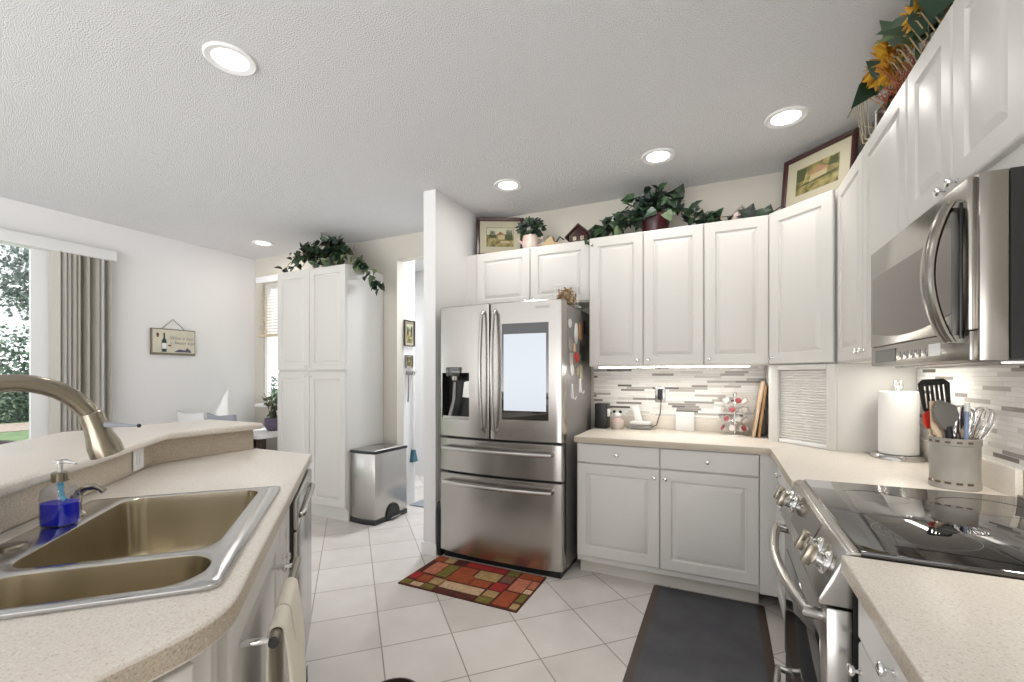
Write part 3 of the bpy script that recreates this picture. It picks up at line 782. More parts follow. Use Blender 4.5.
# dispenser niche
yf = fy(-.32)
b = MB(); b.rings([[(H0[0], yf + .0, H0[2]), (H0[1], yf - .01, H0[2]), (H0[1], yf - .01, H0[3]), (H0[0], yf, H0[3])],
                   [(H0[0], .07, H0[2]), (H0[1], .07, H0[2]), (H0[1], .07, H0[3]), (H0[0], .07, H0[3])]], False, True)
b.build('dispenser_niche', M_black, dl)
b = MB(); b.box(-.39, -.275, yf - .02, .01, 1.30, 1.365); b.build('dispenser_display', M_bglass, dl, bevel=.004)
b = MB(); b.lathe([(0, 1.30), (.035, 1.30), (.03, 1.272), (0, 1.272)], (-.335, .01, 0), 16); b.build('nozzle', M_chrome, dl)
b = MB(); b.prism([(-.35, 1.26), (-.33, 1.26), (-.335, 1.13), (-.37, 1.02), (-.395, 1.02), (-.36, 1.13)], .0, .02, 'y'); b.build('paddle', M_side, dl)
b = MB(); b.prism([(-.26, 1.26), (-.215, 1.27), (-.215, 1.15), (-.275, 1.155)], .0, .03, 'y'); b.build('ice_paddle', M_steelv, dl)
b = MB(); b.box(H0[0] + .003, H0[1] - .003, yf + .005, .068, H0[2] + .001, H0[2] + .02); b.build('drip_tray', M_steelv, dl)
# screen
xs0, xs1 = .052, .375
sy = min(fy(xs0), fy((xs0 + xs1) / 2), fy(xs1))
def curved_plate(x0, x1, z0, z1, o0, o1):
    n = 8; mb = MB(); rs = []
    for k in range(n + 1):
        x = x0 + (x1 - x0) * k / n; rs.append([(x, fy(x) - o0, z0), (x, fy(x) - o0, z1), (x, fy(x) - o1, z1), (x, fy(x) - o1, z0)])
    return mb.rings(rs)
curved_plate(xs0, xs1, 1.015, 1.650, .003, -.004).build('screen_bezel', M_bglass, dr)
curved_plate(xs0 + .015, xs1 - .015, 1.075, 1.580, .0038, .0028).build('screen', M_screen, dr)
# brand lettering at top right
text('brand_lettering', 'SAMSUNG', .021, M_side, dr, (.335, fy(.335) - .0012, 1.742), (pi / 2, 0, radians(6)), ext=.0003)
def bow_handle(p0, p1, outv, bow, r, n=12):
    p0, p1, outv = Vector(p0), Vector(p1), Vector(outv)
    pts = [p0]
    for k in range(n + 1):
        s_ = .03 + .94 * k / n
        pts.append(p0 + (p1 - p0) * s_ + outv * (bow * .55 + bow * .45 * sin(pi * s_)))
    pts.append(p1)
    return MB().tube([tuple(p) for p in pts], r, 12)
bow_handle((-.082, fy(-.08) + .002, .93), (-.082, fy(-.08) + .002, 1.74), (0, -1, 0), .065, .0125).build('handle', M_steelv, dl)
bow_handle((.006, fy(0) + .002, .93), (.006, fy(0) + .002, 1.74), (0, -1, 0), .065, .0125).build('handle', M_steelv, dr)
def drawer_handle(z, par):
    n = 14; rs = []
    mb = MB(); pts = []
    for k in range(n + 1):
        x = -.40 + .80 * k / n; pts.append((x, fy(x) - .045 - .012 * (1 - (x / .4) ** 2), z))
    mb.tube([(-.40, fy(-.4) + .002, z)] + pts + [(.40, fy(.4) + .002, z)], .0135, 12); mb.build('handle', M_steelv, par)
drawer_handle(.80, d1); drawer_handle(.56, d2_)

# items on / beside the refrigerator
def onside(y, z): return (FX1 - .004, y, z)
mags = [('round white fridge magnet, topmost on the refrigerator side', 'disc', 2.86, 1.655, .030, M_white), ('oval white fridge magnet high on the refrigerator side', 'oval', 3.00, 1.60, .045, M_white),
        ('round cream magnet above the red clip on the refrigerator side', 'disc', 2.87, 1.515, .045, M_ceramic), ('small red clip magnet on the refrigerator side', 'clip', 3.00, 1.43, .035, M_red),
        ('pale photo magnet below the cream round magnet', 'rect', 2.89, 1.42, .04, M_pink), ('round white dial magnet lowest of the column', 'disc', 2.90, 1.345, .04, M_white),
        ('tall dark picture magnet at the back of the refrigerator side', 'rect', 3.16, 1.47, .055, M_ivyp), ('cream card magnet at the back of the refrigerator side', 'rect', 3.12, 1.33, .05, M_matb),
        ('brown photo magnet beside the oval white magnet', 'rect', 3.10, 1.62, .055, M_bwood), ('small tan photo magnet above the red clip', 'rect', 2.96, 1.50, .028, M_wood),
        ('dark oval magnet behind the red clip', 'oval', 3.11, 1.50, .03, M_dwood), ('round cream magnet at the middle of the refrigerator side', 'disc', 3.03, 1.34, .032, M_matb), ('dark brown framed magnet highest at the back edge', 'rect', 3.22, 1.66, .05, M_mahog),
        ('white hook magnet near the front of the refrigerator side', 'hook', 2.90, 1.20, .035, M_white), ('second white hook magnet behind the first', 'hook', 3.09, 1.235, .03, M_white)]
for lab, kd, y, z, r, m in mags:
    t = None
    if kd == 'disc': o = MB().lathe([(0, 0), (r, 0), (r, .006), (r * .85, .009), (0, .009)], (0, 0, 0), 20, 'x').build('fridge_magnet', m)
    elif kd == 'oval': o = MB().lathe([(0, 0), (r, 0), (r, .006), (r * .85, .009), (0, .009)], (0, 0, 0), 20, 'x').xf(Matrix.Diagonal((1, .8, 1.6, 1))).build('fridge_magnet', m)
    elif kd == 'rect': o = MB().box(0, .006, -r * .8, r * .8, -r, r).build('fridge_magnet', m, bevel=.002)
    elif kd == 'clip': o = MB().prism([(-r, r * .3), (-r * .4, r), (r * .5, r * .8), (r, -.1 * r), (r * .3, -r), (-r * .2, -r * .4)], 0, .015, 'x').build('fridge_magnet', m, bevel=.003)
    else:
        mb = MB(); mb.box(0, .008, -.014, .014, -.05, .05); mb.tube([(.006, 0, .03), (.012, 0, -.04), (.03, 0, -.055), (.034, 0, -.035)], .005, 8); o = mb.build('fridge_magnet', m)
    o.location = onside(y, z); tag(o, lab, 'magnet', 'magnets on the refrigerator side')
t = thing('hanging_basket', 'small white wire basket of dried flowers above the refrigerator corner', 'basket', (-.972, 2.98, 1.7775))
b = MB()
for k in range(9):
    x = -.08 + k * .02; b.tube([(x, -.03, .0), (x, -.045, .16)], .002, 5)
for z in (.005, .09, .158): b.tube([(-.082, -.031 - z * .09, z), (.082, -.031 - z * .09, z), (.082, .05, z), (-.082, .05, z), (-.082, -.031 - z * .09, z)], .0025, 5)
b.build('wire_frame', M_white, t)
leafcloud(MB(), [((0, -.03, .07), .06, (1.2, .7, .9))], 260, .03).build('dried_flowers', leafmat('dried_petals', (.30, .17, .06), (.66, .56, .40)), t, smooth=False, fix=False)
tag(MB().prism([(2.725, .13), (2.725, .40)] + [(2.74 + .02 - .02 * cos(a), .42 + .02 * sin(a)) for a in (0.6, 1.2)] + [(2.79, .44), (2.83, .40), (2.83, .05), (2.74, .05)], -1.878, -1.842, 'x').build('step_stool', M_black, None, bevel=.006),
    'thin black folded step stool slotted between wall end and refrigerator', 'step stool')
bpy.data.objects['step_stool'].location = (0, -.03, -.05)

# ------------------------------------------------------------------ microwave
t = thing('microwave', 'stainless over-the-range microwave with bowed handle on the right wall', 'microwave', (0, 0, 0))
mx0, my0, my1, mz0, mz1 = .445, 1.185, 1.848, 1.337, 1.709
MB().box(.502, .861, my0 + .002, my1 - .002, mz0 + .004, mz1).build('body', M_black, t)
MB().box(mx0 + .012, .50, my0, my1, mz0, mz1).build('front_frame', M_mw, t, bevel=.003)
dd = MB().box(mx0, mx0 + .013, my0 + .012, my1, mz0 + .062, mz1 - .002).build('door', M_mw, t, bevel=.004)
n = 12
pts = [(1.262, mz1 - .088), (1.818, mz1 - .088)] + [(1.818 - (1.818 - 1.262) * k / n, mz0 + .105 - .022 * sin(pi * k / n)) for k in range(n + 1)]
MB().prism(pts, mx0 - .0022, mx0 + .006, 'x').build('window', M_mglass, dd)
cp = MB().box(mx0 + .002, mx0 + .013, my0 + .012, my1, mz0 + .002, mz0 + .0615).build('control_strip', M_mw, t, bevel=.002)
b = MB()
for k in range(14): b.box(mx0 + .0005, mx0 + .003, 1.40 + k * .014, 1.408 + k * .014, mz0 + .018 + (k % 3) * .006, mz0 + .03 + (k % 2) * .008)
b.build('button_marks', M_side, cp)
MB().box(mx0 + .0005, mx0 + .003, 1.33, 1.39, mz0 + .018, mz0 + .046).build('button', M_white, cp)
MB().box(mx0 + .0005, mx0 + .0028, 1.62, 1.80, mz0 + .012, mz0 + .05).build('display', M_bglass, cp)
b = MB(); rs = []
for k in range(17):
    s_ = k / 16; z = 1.378 + .292 * s_; o_ = .012 + .036 * sin(pi * s_) ** .8
    wd = .020 + .004 * sin(pi * s_); th = .011
    rs.append([(mx0 - o_ + th * cos(a), 1.243 + wd * sin(a) * (1), z) for a in [2 * pi * j / 14 for j in range(14)]])
b.rings(rs)
b.box(mx0 - .02, mx0 + .002, 1.226, 1.26, 1.376, 1.392); b.box(mx0 - .02, mx0 + .002, 1.226, 1.26, 1.656, 1.672)
b.build('handle', M_mw, dd)
MB().box(mx0 - .004, mx0 + .001, 1.222, 1.262, 1.385, 1.665).build('handle_backplate', M_black, dd, bevel=.002)
b = MB(); b.box(.50, .84, my0 + .03, my1 - .03, mz0 - .006, mz0 + .004); b.build('bottom_plate', M_steelv, t, bevel=.002)
b = MB(); b.box(.60, .69, my0 + .05, my0 + .20, mz0 - .012, mz0 - .006); b.build('grease_filter', M_black, t)
ml = MB().box(.70, .75, 1.44, 1.60, mz0 - .008, mz0 - .0055).build('cooktop_lamp', M_led, t)
def arealight(name, loc, sx, sy_, e, col, parent=None, rot=None):
    ld = bpy.data.lights.new(name, 'AREA'); ld.shape = 'RECTANGLE'; ld.size = sx; ld.size_y = sy_; ld.energy = e; ld.color = col
    lo = bpy.data.objects.new(name, ld); COL.objects.link(lo); lo.location = loc
    if rot: lo.rotation_euler = rot
    if parent: lo.parent = parent
    return lo
arealight('cooktop_light', (.725, 1.52, mz0 - .012), .05, .16, 3.2, (1, .95, .86), t)
# under cabinet LED strip
t = thing('under_cabinet_light', 'glowing light strip under the wall cabinets over the back counter', 'light strip', (-.30, 3.14, 1.37))
MB().box(-.50, .46, -.008, .012, -.010, 0).build('housing', M_white, t)
MB().box(-.49, .45, -.0095, -.007, -.011, -.003).build('lens', M_led, t)
arealight('strip_light', (0, .02, -.016), 0.9, .03, 2.8, (1, .95, .86), t, (radians(-12), 0, 0))

t = thing('under_cabinet_light', 'light strip under the wall cabinets over the paper towel roll', 'light strip', (.74, 2.50, 1.37))
MB().box(-.012, .012, -.22, .22, -.010, 0).build('housing', M_white, t)
MB().box(-.009, .009, -.21, .21, -.0115, -.009).build('lens', M_led, t)
arealight('strip_light', (0, 0, -.016), .03, .4, .8, (1, .95, .86), t)

# ------------------------------------------------------------------ range
t = thing('range_oven', 'stainless slide-in range with black glass cooktop and front knobs', 'stove')
RY0, RY1 = 1.212, 1.966
MB().box(.262, .845, RY0 + .004, RY1 - .004, .02, .902).build('body', M_black, t)
MB().box(.256, .276, RY0, RY1, .902, .920).build('top_trim', M_steelv, t, bevel=.003)
MB().box(.274, .850, RY0, RY1, .905, .924).build('cooktop', M_bglass, t, bevel=.003)
MB().box(.846, .862, RY0, RY1, .905, .930).build('rear_trim', M_bglass, t, bevel=.002)
b = MB()
for cx_, cy_, r in ((.44, 1.40, .10), (.44, 1.78, .085), (.70, 1.40, .075), (.70, 1.78, .11)):
    b.lathe([(r, .9241), (r, .9242), (r - .0012, .9242), (r - .0012, .9241)], (cx_, cy_, 0), 48, cap=False)
b.build('burner_marks', mat('burner_grey', (.10, .10, .10), .3), t)
# control panel wedge : profile in x,z
cp = MB().prism([(.262, .918), (.250, .918), (.198, .806), (.198, .792), (.262, .792)], RY0, RY1, 'y')
cp = cp.build('control_panel', M_steelv, t, bevel=.003)
pd = Vector((.250 - .198, 0, .918 - .806)).normalized(); nv = Vector((-pd.z, 0, pd.x))
mid = Vector((.224, 0, .862))
def onpanel(y, s_=0, h=0): return mid + pd * s_ + nv * h + Vector((0, y, 0))
PMX = Matrix((( 0, pd.x, nv.x, 0), (1, 0, 0, 0), (0, pd.z, nv.z, 0), (0, 0, 0, 1)))
def pxf(y, s_=0, h=0):
    m = PMX.copy(); m.translation = onpanel(y, s_, h); return m
MB().box(-.15, .15, -.042, .045, 0, .0025).xf(pxf(1.60, .004, .0)).build('display', M_mglass, cp)
for i, y in enumerate((1.285, 1.385, 1.815, 1.905)):
    k = MB().lathe([(0, 0), (.030, 0), (.026, .006), (.019, .010), (.018, .022), (.021, .028), (0, .029)], n=24).xf(pxf(y, .0, .0005)).build('knob', M_chrome, cp)
    MB().box(-.010, .010, -.026, .026, .0, .020).xf(pxf(y, 0, .0275)).build('grip', M_nickel, k, bevel=.003)
# oven door
dr_ = MB().box(.212, .262, RY0 + .003, RY1 - .003, .275, .785).build('oven_door', M_steelv, t, bevel=.005)
MB().box(.2095, .216, RY0 + .07, RY1 - .07, .335, .68).build('window', M_bglass, dr_, bevel=.003)
b = MB()
pts = [(.213, RY0 + .055, .745)]
for k in range(15):
    s_ = k / 14; pts.append((.182 - .033 * sin(pi * s_), RY0 + .05 + (RY1 - RY0 - .10) * s_, .748))
pts.append((.213, RY1 - .055, .745))
b.tube(pts, .0145, 14).build('handle', M_steelv, dr_)
dw = MB().box(.215, .262, RY0 + .003, RY1 - .003, .065, .262).build('drawer', M_steelv, t, bevel=.005)
pts = [(.216, RY0 + .055, .225)]
for k in range(15):
    s_ = k / 14; pts.append((.186 - .03 * sin(pi * s_), RY0 + .05 + (RY1 - RY0 - .10) * s_, .226))
pts.append((.216, RY1 - .055, .225))
MB().tube(pts, .012, 12).build('handle', M_steelv, dw)
MB().box(.26, .30, RY0 + .01, RY1 - .01, 0, .065).build('kick_plate', M_black, t)

# ------------------------------------------------------------------ trash can
t = thing('trash_can', 'slim stainless step trash can with black lid rim beside the pantry', 'trash can', (-3.012, 2.985, 0))
def can(z, o=0): return [(x, y, z) for x, y in [(.0 - o, .0 + .02 - o)] + [(.0 + .285 * k / 10, .02 - o - .016 * sin(pi * k / 10)) for k in range(1, 10)] + [(.285 + o, .02 - o), (.30 + o, .43 + o), (-.0 - o, .43 + o)]]
MB().rings([can(.045), can(.625)]).build('body', M_steelv, t, bevel=.004)
MB().rings([can(0, .004), can(.045, .004)]).build('base', M_black, t, bevel=.003)
MB().rings([can(.617, .005), can(.642, .005)]).build('lid_rim', M_black, t, bevel=.004)
MB().rings([can(.642, -.012), can(.650, -.02)]).build('lid', M_steelv, t, bevel=.003)
b = MB(); b.prism([(.15, .0)] + [(.24 - .085 * cos(a), .045 + .10 * sin(a)) for a in [pi * k / 10 for k in range(11)]] + [(.33, .0)], .292, .304, 'x'); b.build('pedal_housing', M_black, t)
MB().box(.296, .335, .18, .30, .022, .034).build('pedal', M_steelv, t, bevel=.005)

# ------------------------------------------------------------------ floor mats, rug
t = thing('kitchen_mat', 'dark grey cushioned floor mat in front of the stove', 'mat', (-.085, 2.20, 0))
MB().rings([rrect3 for rrect3 in [[(x, y, z) for x, y in rrect(-.30 + o, .30 - o, -.85 + o, .70 - o, .02, 4)] for z, o in ((0, 0), (.004, 0), (.016, .038), (.017, .042))]]).build('border', M_rubedge, t)
MB().box(-.258, .258, -.808, .658, .015, .0185).build('surface', M_rubber, t, bevel=.001)
t = thing('patchwork_rug', 'rust, olive and cream patchwork rug in front of the refrigerator', 'rug', (-1.845, 2.235, 0))
def solid(n_, c): return mat('rug_' + n_, c, .95, bump=(350, .5, .002), var=(40, tuple(min(1, q * 1.35) for q in c), .4, .65))
RM = [solid('maroon', (.085, .018, .012)), solid('rust', (.30, .065, .02)), solid('salmon', (.44, .15, .085)), solid('olive', (.16, .13, .025)), solid('cream', (.52, .36, .22)), solid('red', (.32, .022, .02)), solid('tan', (.36, .24, .10)), solid('brown', (.15, .07, .045))]
mb = MB(); W_, H_ = .82, .465
mb.box(0, W_, 0, H_, 0, .006)
for s0, s1, t0, t1, c in ((.01, .09, .03, .15, 3), (.10, .19, .03, .13, 4), (.20, .30, .02, .14, 3), (.01, .09, .20, .38, 5), (.10, .20, .17, .36, 1), (.21, .31, .17, .34, 6), (.32, .66, .14, .32, 4), (.32, .66, .02, .10, 0),
        (.06, .18, .42, .78, 2), (.19, .29, .40, .78, 3), (.30, .50, .36, .58, 1), (.30, .46, .58, .80, 1), (.48, .68, .56, .80, 6), (.51, .66, .36, .53, 1), (.32, .68, .84, .98, 5), (.01, .10, .82, .98, 1), (.11, .20, .82, .98, 6), (.21, .31, .82, .98, 0),
        (.70, .79, .83, .98, 3), (.81, .985, .83, .98, 1), (.70, .79, .60, .80, 7), (.68, .79, .36, .56, 5), (.68, .78, .17, .33, 6), (.67, .78, .02, .15, 3), (.81, .925, .44, .80, 2), (.80, .92, .04, .40, 1), (.935, .99, .58, .80, 2), (.935, .99, .44, .55, 4), (.935, .99, .20, .41, 3), (.935, .99, .03, .16, 6)):
    mb.mi = c; mb.box(s0 * W_, s1 * W_, t0 * H_, t1 * H_, .005, .0085)
mb.mi = 0
mb.build('pile', RM, t)
tag(MB().lathe([(0, 0), (.10, 0), (.115, .02), (.105, .05), (.095, .052), (.088, .02), (0, .016)], (-1.17, 1.392, 0), 28).build('pet_bowl', M_dwood), 'dark round bowl on the floor, just entering at the bottom edge', 'bowl')

# ------------------------------------------------------------------ plants
def leaf(mb, p, d, n_, s_, fold=.12, wide=.42):
    d = d.normalized(); side = d.cross(n_)
    if side.length < 1e-3: side = Vector((1, 0, 0))
    side.normalize(); up = side.cross(d).normalized()
    P_ = lambda a, b, c: mb.bm.verts.new(p + d * (a * s_) + side * (b * s_) + up * (c * s_))
    c0, c1, c2, tp = P_(0, 0, 0), P_(.35, 0, 0), P_(.7, 0, -.03), P_(1.05, 0, -.12)
    l1, l2 = P_(.12, wide, fold), P_(.55, wide * .8, fold * .8); r1, r2 = P_(.12, -wide, fold), P_(.55, -wide * .8, fold * .8)
    for q in ((c0, c1, l1), (c1, c2, l2, l1), (c2, tp, l2), (c0, r1, c1), (c1, r1, r2, c2), (c2, r2, tp)): mb.f(list(q))
def rv(a=1): return Vector((R.uniform(-a, a), R.uniform(-a, a), R.uniform(-a, a)))
def vine(mbl, mbs, pts, n, s_, jit, down=.2):
    pts = [Vector(p) for p in pts]
    if mbs is not None: mbs.tube([tuple(p) for p in pts], .003, 5)
    for k in range(n):
        q = R.uniform(0, len(pts) - 1.001); i = int(q); p = pts[i].lerp(pts[i + 1], q - i) + rv(jit)
        d = rv() + Vector((0, -.35, -down)); nn = Vector((0, -.9, .5)) + rv(.5)
        leaf(mbl, p, d, nn, s_ * R.uniform(.7, 1.2))
# ivy on pantry
t = thing('ivy_plant', 'trailing ivy plant on top of the tall pantry cabinet', 'plant', (-3.36, 3.12, 2.30))
a, b2, st = MB(), MB(), MB()
for k in range(22):
    x = R.uniform(-.52, .24)
    vine(a, st, [(-.06, .03, .05), (x * .6 - .02, -.02, .22 + R.uniform(0, .11) - .15 * abs(x + .1)), (x, -.08, R.uniform(.04, .24 - .2 * abs(x + .1)))], 13, .072, .035)
vine(a, st, [(-.06, .03, .06), (-.3, -.06, .16), (-.46, -.10, .10), (-.53, -.11, .0)], 16, .07, .03, .7)
vine(b2, st, [(.0, 0, .12), (.20, -.04, .18), (.36, -.04, .06), (.42, .02, -.05), (.50, .06, -.14), (.56, .10, -.22)], 44, .085, .03, .8)
vine(b2, st, [(.0, 0, .15), (.15, -.05, .25), (.31, -.05, .12), (.40, -.03, .0)], 26, .08, .035, .6)
vine(b2, None, [(-.2, -.1, .05), (0, -.12, .06), (.2, -.12, .05)], 12, .07, .03)
a.build('foliage', M_ivy, t, smooth=False, fix=False); b2.build('trailing_leaves', M_ivyp, t, smooth=False, fix=False); st.build('stems', M_stem, t)
MB().lathe([(0, 0), (.07, 0), (.09, .10), (.095, .11), (.08, .11), (.07, .02), (0, .02)], (0, .03, 0), 20).build('pot', M_dwood, t)
# big ivy above back cabinets
t = thing('ivy_plant', 'large ivy plant in a dark red pot above the back wall cabinets', 'plant', (-.425, 3.26, UZ1))
MB().lathe([(0, 0), (.075, 0), (.088, .02), (.095, .09), (.100, .13), (.094, .135), (.082, .12), (0, .11)], (0, 0, 0), 26).build('pot', M_pot, t)
a, b2, st = MB(), MB(), MB()
for k in range(16):
    x = R.uniform(-.22, .20)
    vine(a, st, [(0, 0, .12), (x * .5, -.02, .20 + R.uniform(.0, .10)), (x, -.05, R.uniform(.12, .30))], 8, .085, .03)
vine(a, st, [(0, 0, .14), (-.12, -.03, .20), (-.25, -.05, .12), (-.36, -.06, .05), (-.45, -.07, .03)], 75, .08, .035)
vine(a, st, [(-.05, -.02, .14), (-.18, -.05, .12), (-.28, -.07, .05)], 30, .08, .03)
vine(a, st, [(0, 0, .14), (.12, -.03, .18), (.22, -.05, .10), (.32, -.06, .05), (.40, -.06, .04)], 60, .075, .03)
vine(a, st, [(.32, -.05, .05), (.45, -.06, .05), (.58, -.06, .03)], 14, .07, .015)
for p, d, s_ in (((.02, -.115, .14), (-1, -.2, -.5), .085), ((-.21, -.11, .06), (-.5, -.3, -.8), .09), ((.08, -.11, .12), (.5, -.3, -.9), .085), ((.14, -.06, .20), (.4, 0, 1), .12), ((-.03, -.08, .22), (-.5, -.3, .2), .10), ((-.13, -.06, .26), (-1, 0, .1), .10)):
    leaf(b2 if s_ < .1 else a, Vector(p), Vector(d), Vector((0, -1, .3)), s_)
a.build('foliage', M_ivy, t, smooth=False, fix=False); b2.build('pale_leaves', M_ivyp, t, smooth=False, fix=False); st.build('stems', M_stem, t)
# small plant in pink jug
t = thing('potted_plant', 'bushy dark plant in a pink jug above the refrigerator', 'plant', (-1.35, 3.21, UZ1))
MB().lathe([(0, 0), (.055, 0), (.066, .03), (.062, .09), (.058, .105), (.052, .105), (.05, .03), (0, .02)], (0, 0, 0), 22).build('jug', M_pink, t)
MB().tube([(.055, 0, .085), (.10, 0, .08), (.105, 0, .045), (.06, 0, .025)], .007, 8).build('handle', M_pink, t)
MB().tube([(-.055, 0, .05), (-.085, 0, .07), (-.105, 0, .095)], [.014, .010, .008], 8).build('spout', M_pink, t)
a = MB()
for k in range(150):
    u_ = rv(1).normalized() * R.uniform(.03, .092); leaf(a, Vector((0, 0, .165)) + Vector((u_.x * 1.1, u_.y * .8, u_.z * .75)), u_ + rv(.04), Vector((0, -1, .4)) + rv(.4), .04)
a.build('foliage', M_ivy, t, smooth=False, fix=False)
# straw ornament and birdhouses
t = thing('straw_ornament', 'small straw coloured ornament with twig on the cabinet above the refrigerator', 'ornament', (-1.17, 3.22, UZ1))
MB().prism([(-.10, 0), (.10, 0), (.085, .02), (.02, .03), (.0, .085), (-.06, .035)], -.04, .03, 'y').build('body', M_tan, t, bevel=.006)
MB().tube([(.03, -.03, .02), (.07, -.04, .06), (.10, -.04, .035)], .006, 6).build('twig', M_ivy, t)
def birdhouse(label, loc, s_, body, roof, rz):
    t = thing('birdhouse', label, 'birdhouse', loc, rz)
    w_, h, d = .07 * s_, .06 * s_, .05 * s_
    MB().prism([(-w_, 0), (w_, 0), (w_, h), (0, h * 2.0), (-w_, h)], -d, d, 'y').build('house', body, t, bevel=.002)
    b = MB()
    for sg in (-1, 1):
        b.prism([(0, h * 2.05), (sg * w_ * 1.45, h * .62), (sg * w_ * 1.45, h * .80), (0, h * 2.3)], -d * 1.2, d * 1.2, 'y')
    b.build('roof', roof, t)
    b = MB()
    for sx in (-.4, .4): b.box(sx * w_ - .012 * s_, sx * w_ + .012 * s_, -d - .002, -d, h * .25, h * .7)
    b.build('window', M_matb, t)
    MB().lathe([(0, -d - .002), (.011 * s_, -d - .002), (.011 * s_, -d + .002)], (0, 0, h * 1.15), 12, 'y').build('entry_hole', M_black, t)
birdhouse('dark wooden birdhouse with lit-looking windows at the left of the ivy', (-.955, 3.22, UZ1), 1.0, M_mahog, M_dwood, 0)
birdhouse('small cream birdhouse right of the ivy above the back cabinets', (.10, 3.24, UZ1), .8, M_pink, M_ceramic, .3)
a = MB(); leaf(a, Vector((-.86, 3.20, UZ1 + .005)), Vector((.2, 0, 1)), Vector((0, -1, .1)), .12, .05, .5); leaf(a, Vector((-.86, 3.20, UZ1 + .004)), Vector((1, -.2, .25)), Vector((0, -.4, 1)), .08)
tag(a.build('loose_leaf', M_ivy, smooth=False, fix=False), 'single dark leaf sprig standing right of the dark birdhouse', 'leaf')
a = MB()
for p, d, s_ in (((.14, 3.2, UZ1 + .01), (.3, -.2, .8), .10), ((.19, 3.2, UZ1 + .02), (.9, -.2, .35), .09), ((.24, 3.2, UZ1 + .005), (.3, 0, .8), .09), ((.16, 3.19, UZ1 + .03), (-.7, -.1, .5), .08)):
    leaf(a, Vector(p), Vector(d), Vector((0, -1, .3)), s_, .1, .45)
a.tube([(.15, 3.2, UZ1), (.20, 3.2, UZ1 + .03), (.27, 3.19, UZ1 + .01)], .003, 5)
a.tube([(.24, 3.2, UZ1 + .01), (.29, 3.17, UZ1 + .035), (.33, 3.14, UZ1 + .05)], .003, 5)
tag(a.build('leaf_sprig', M_ivy, smooth=False, fix=False), 'dark leaf sprig at the right end of the back cabinets', 'leaf')

# framed pictures
def art(n_, cs, sc):
    m = mat(n_, cs[0], .6); n, l = nt(m); bs = n['Principled BSDF']
    tc = n.new('ShaderNodeTexCoord'); t_ = n.new('ShaderNodeTexNoise'); t_.inputs['Scale'].default_value = sc; t_.inputs['Detail'].default_value = 5
    l.new(tc.outputs['Object'], t_.inputs['Vector']); r = n.new('ShaderNodeValToRGB'); e = r.color_ramp.elements
    e[0].position = .34; e[0].color = (*cs[0], 1); e[1].position = .66; e[1].color = (*cs[-1], 1)
    for k, c in enumerate(cs[1:-1]): q = e.new(.34 + .32 * (k + 1) / (len(cs) - 1)); q.color = (*c, 1)
    l.new(t_.outputs['Fac'], r.inputs[0]); l.new(r.outputs[0], bs.inputs['Base Color']); return m
A_green = art('print_landscape', [(.05, .045, .012), (.11, .10, .03), (.20, .165, .05), (.30, .25, .11)], 22)
A_house = mat('print_house', (.36, .30, .17), .7); A_roof = mat('print_roof', (.30, .17, .09), .7); A_sky = mat('print_sky', (.42, .42, .30), .7); A_tree = mat('print_trees', (.05, .06, .018), .7)
A_redh = mat('print_red_roof', (.42, .12, .05), .7)
def picture(label, loc, rz, W, H, fw, mw, tilt, frame, variant, group='framed pictures above the cabinets'):
    t = thing('picture_frame', label, 'picture', loc, rz, group); t.rotation_euler = (tilt, 0, rz)
    b = MB()
    def ring(o, y): return [(-W / 2 + o, y, o), (W / 2 - o, y, o), (W / 2 - o, y, H - o), (-W / 2 + o, y, H - o)]
    b.rings([ring(fw, 0), ring(0, 0), ring(0, -.016), ring(fw * .3, -.022), ring(fw * .8, -.018), ring(fw, -.012), ring(fw, -.006)], False, False).build('frame', frame, t, smooth=False)
    MB().box(-W / 2 + fw, W / 2 - fw, -.008, 0, fw, H - fw).build('mat_board', M_matb, t)
    i = fw + mw
    MB().box(-W / 2 + i, W / 2 - i, -.0095, -.0078, i, H - i).build('print', A_green, t)
    w2, h2 = W / 2 - i, H - 2 * i
    b = MB(); Z = lambda q: i + h2 * q; X = lambda q: w2 * q; y0, y1 = -.0105, -.0092
    def pg(p, m_):
        b.mi = m_; b.prism([(X(a), Z(c)) for a, c in p], y0, y1, 'y')
    if variant == 0:
        pg([(-.35, .35), (.45, .42), (.48, .68), (-.30, .60)], 0); pg([(-.40, .60), (.05, .88), (.55, .68), (.50, .62), (-.3, .58)], 1); pg([(-.9, .28), (.9, .38), (.9, .46), (-.5, .38)], 3); pg([(-.97, .5), (-.6, .5), (-.5, .95), (-.97, .97)], 3); pg([(.5, .7), (.95, .65), (.95, .97), (.6, .95)], 3)
    else:
        pg([(-.97, .62), (.97, .62), (.97, .97), (-.97, .97)], 2); pg([(-.15, .38), (.35, .38), (.35, .62), (-.15, .62)], 0); pg([(-.22, .60), (.0, .80), (.42, .60)], 4); pg([(.35, .35), (.92, .35), (.9, .85), (.5, .9)], 3); pg([(-.85, .45), (-.3, .45), (-.35, .80), (-.7, .82)], 3); pg([(.0, .2), (.8, .2), (.7, .3), (.1, .3)], 0)
    b.mi = 0
    b.build('scene', [A_house, A_roof, A_sky, A_tree, A_redh], t, smooth=False)
    return t
picture('mahogany framed landscape print standing above the refrigerator', (-1.665, 3.305, UZ1 + .002), radians(27), .395, .335, .03, .055, radians(-6), M_mahog, 1)
picture('mahogany framed cottage print standing on the diagonal corner cabinet', (.482, 3.05, UZ1 + .002), -pi / 4, .425, .335, .028, .060, radians(-6), M_mahog, 0)
picture('dark framed picture hanging in the hall beyond the doorway', (-2.858, 3.63, 1.60), pi / 2, .16, .26, .012, .02, 0, M_dwood, 1, 'pictures in the hall')
picture('small pale picture below the framed one in the hall', (-2.858, 3.625, 1.38), pi / 2, .11, .13, .008, .012, 0, M_side, 0, 'pictures in the hall')

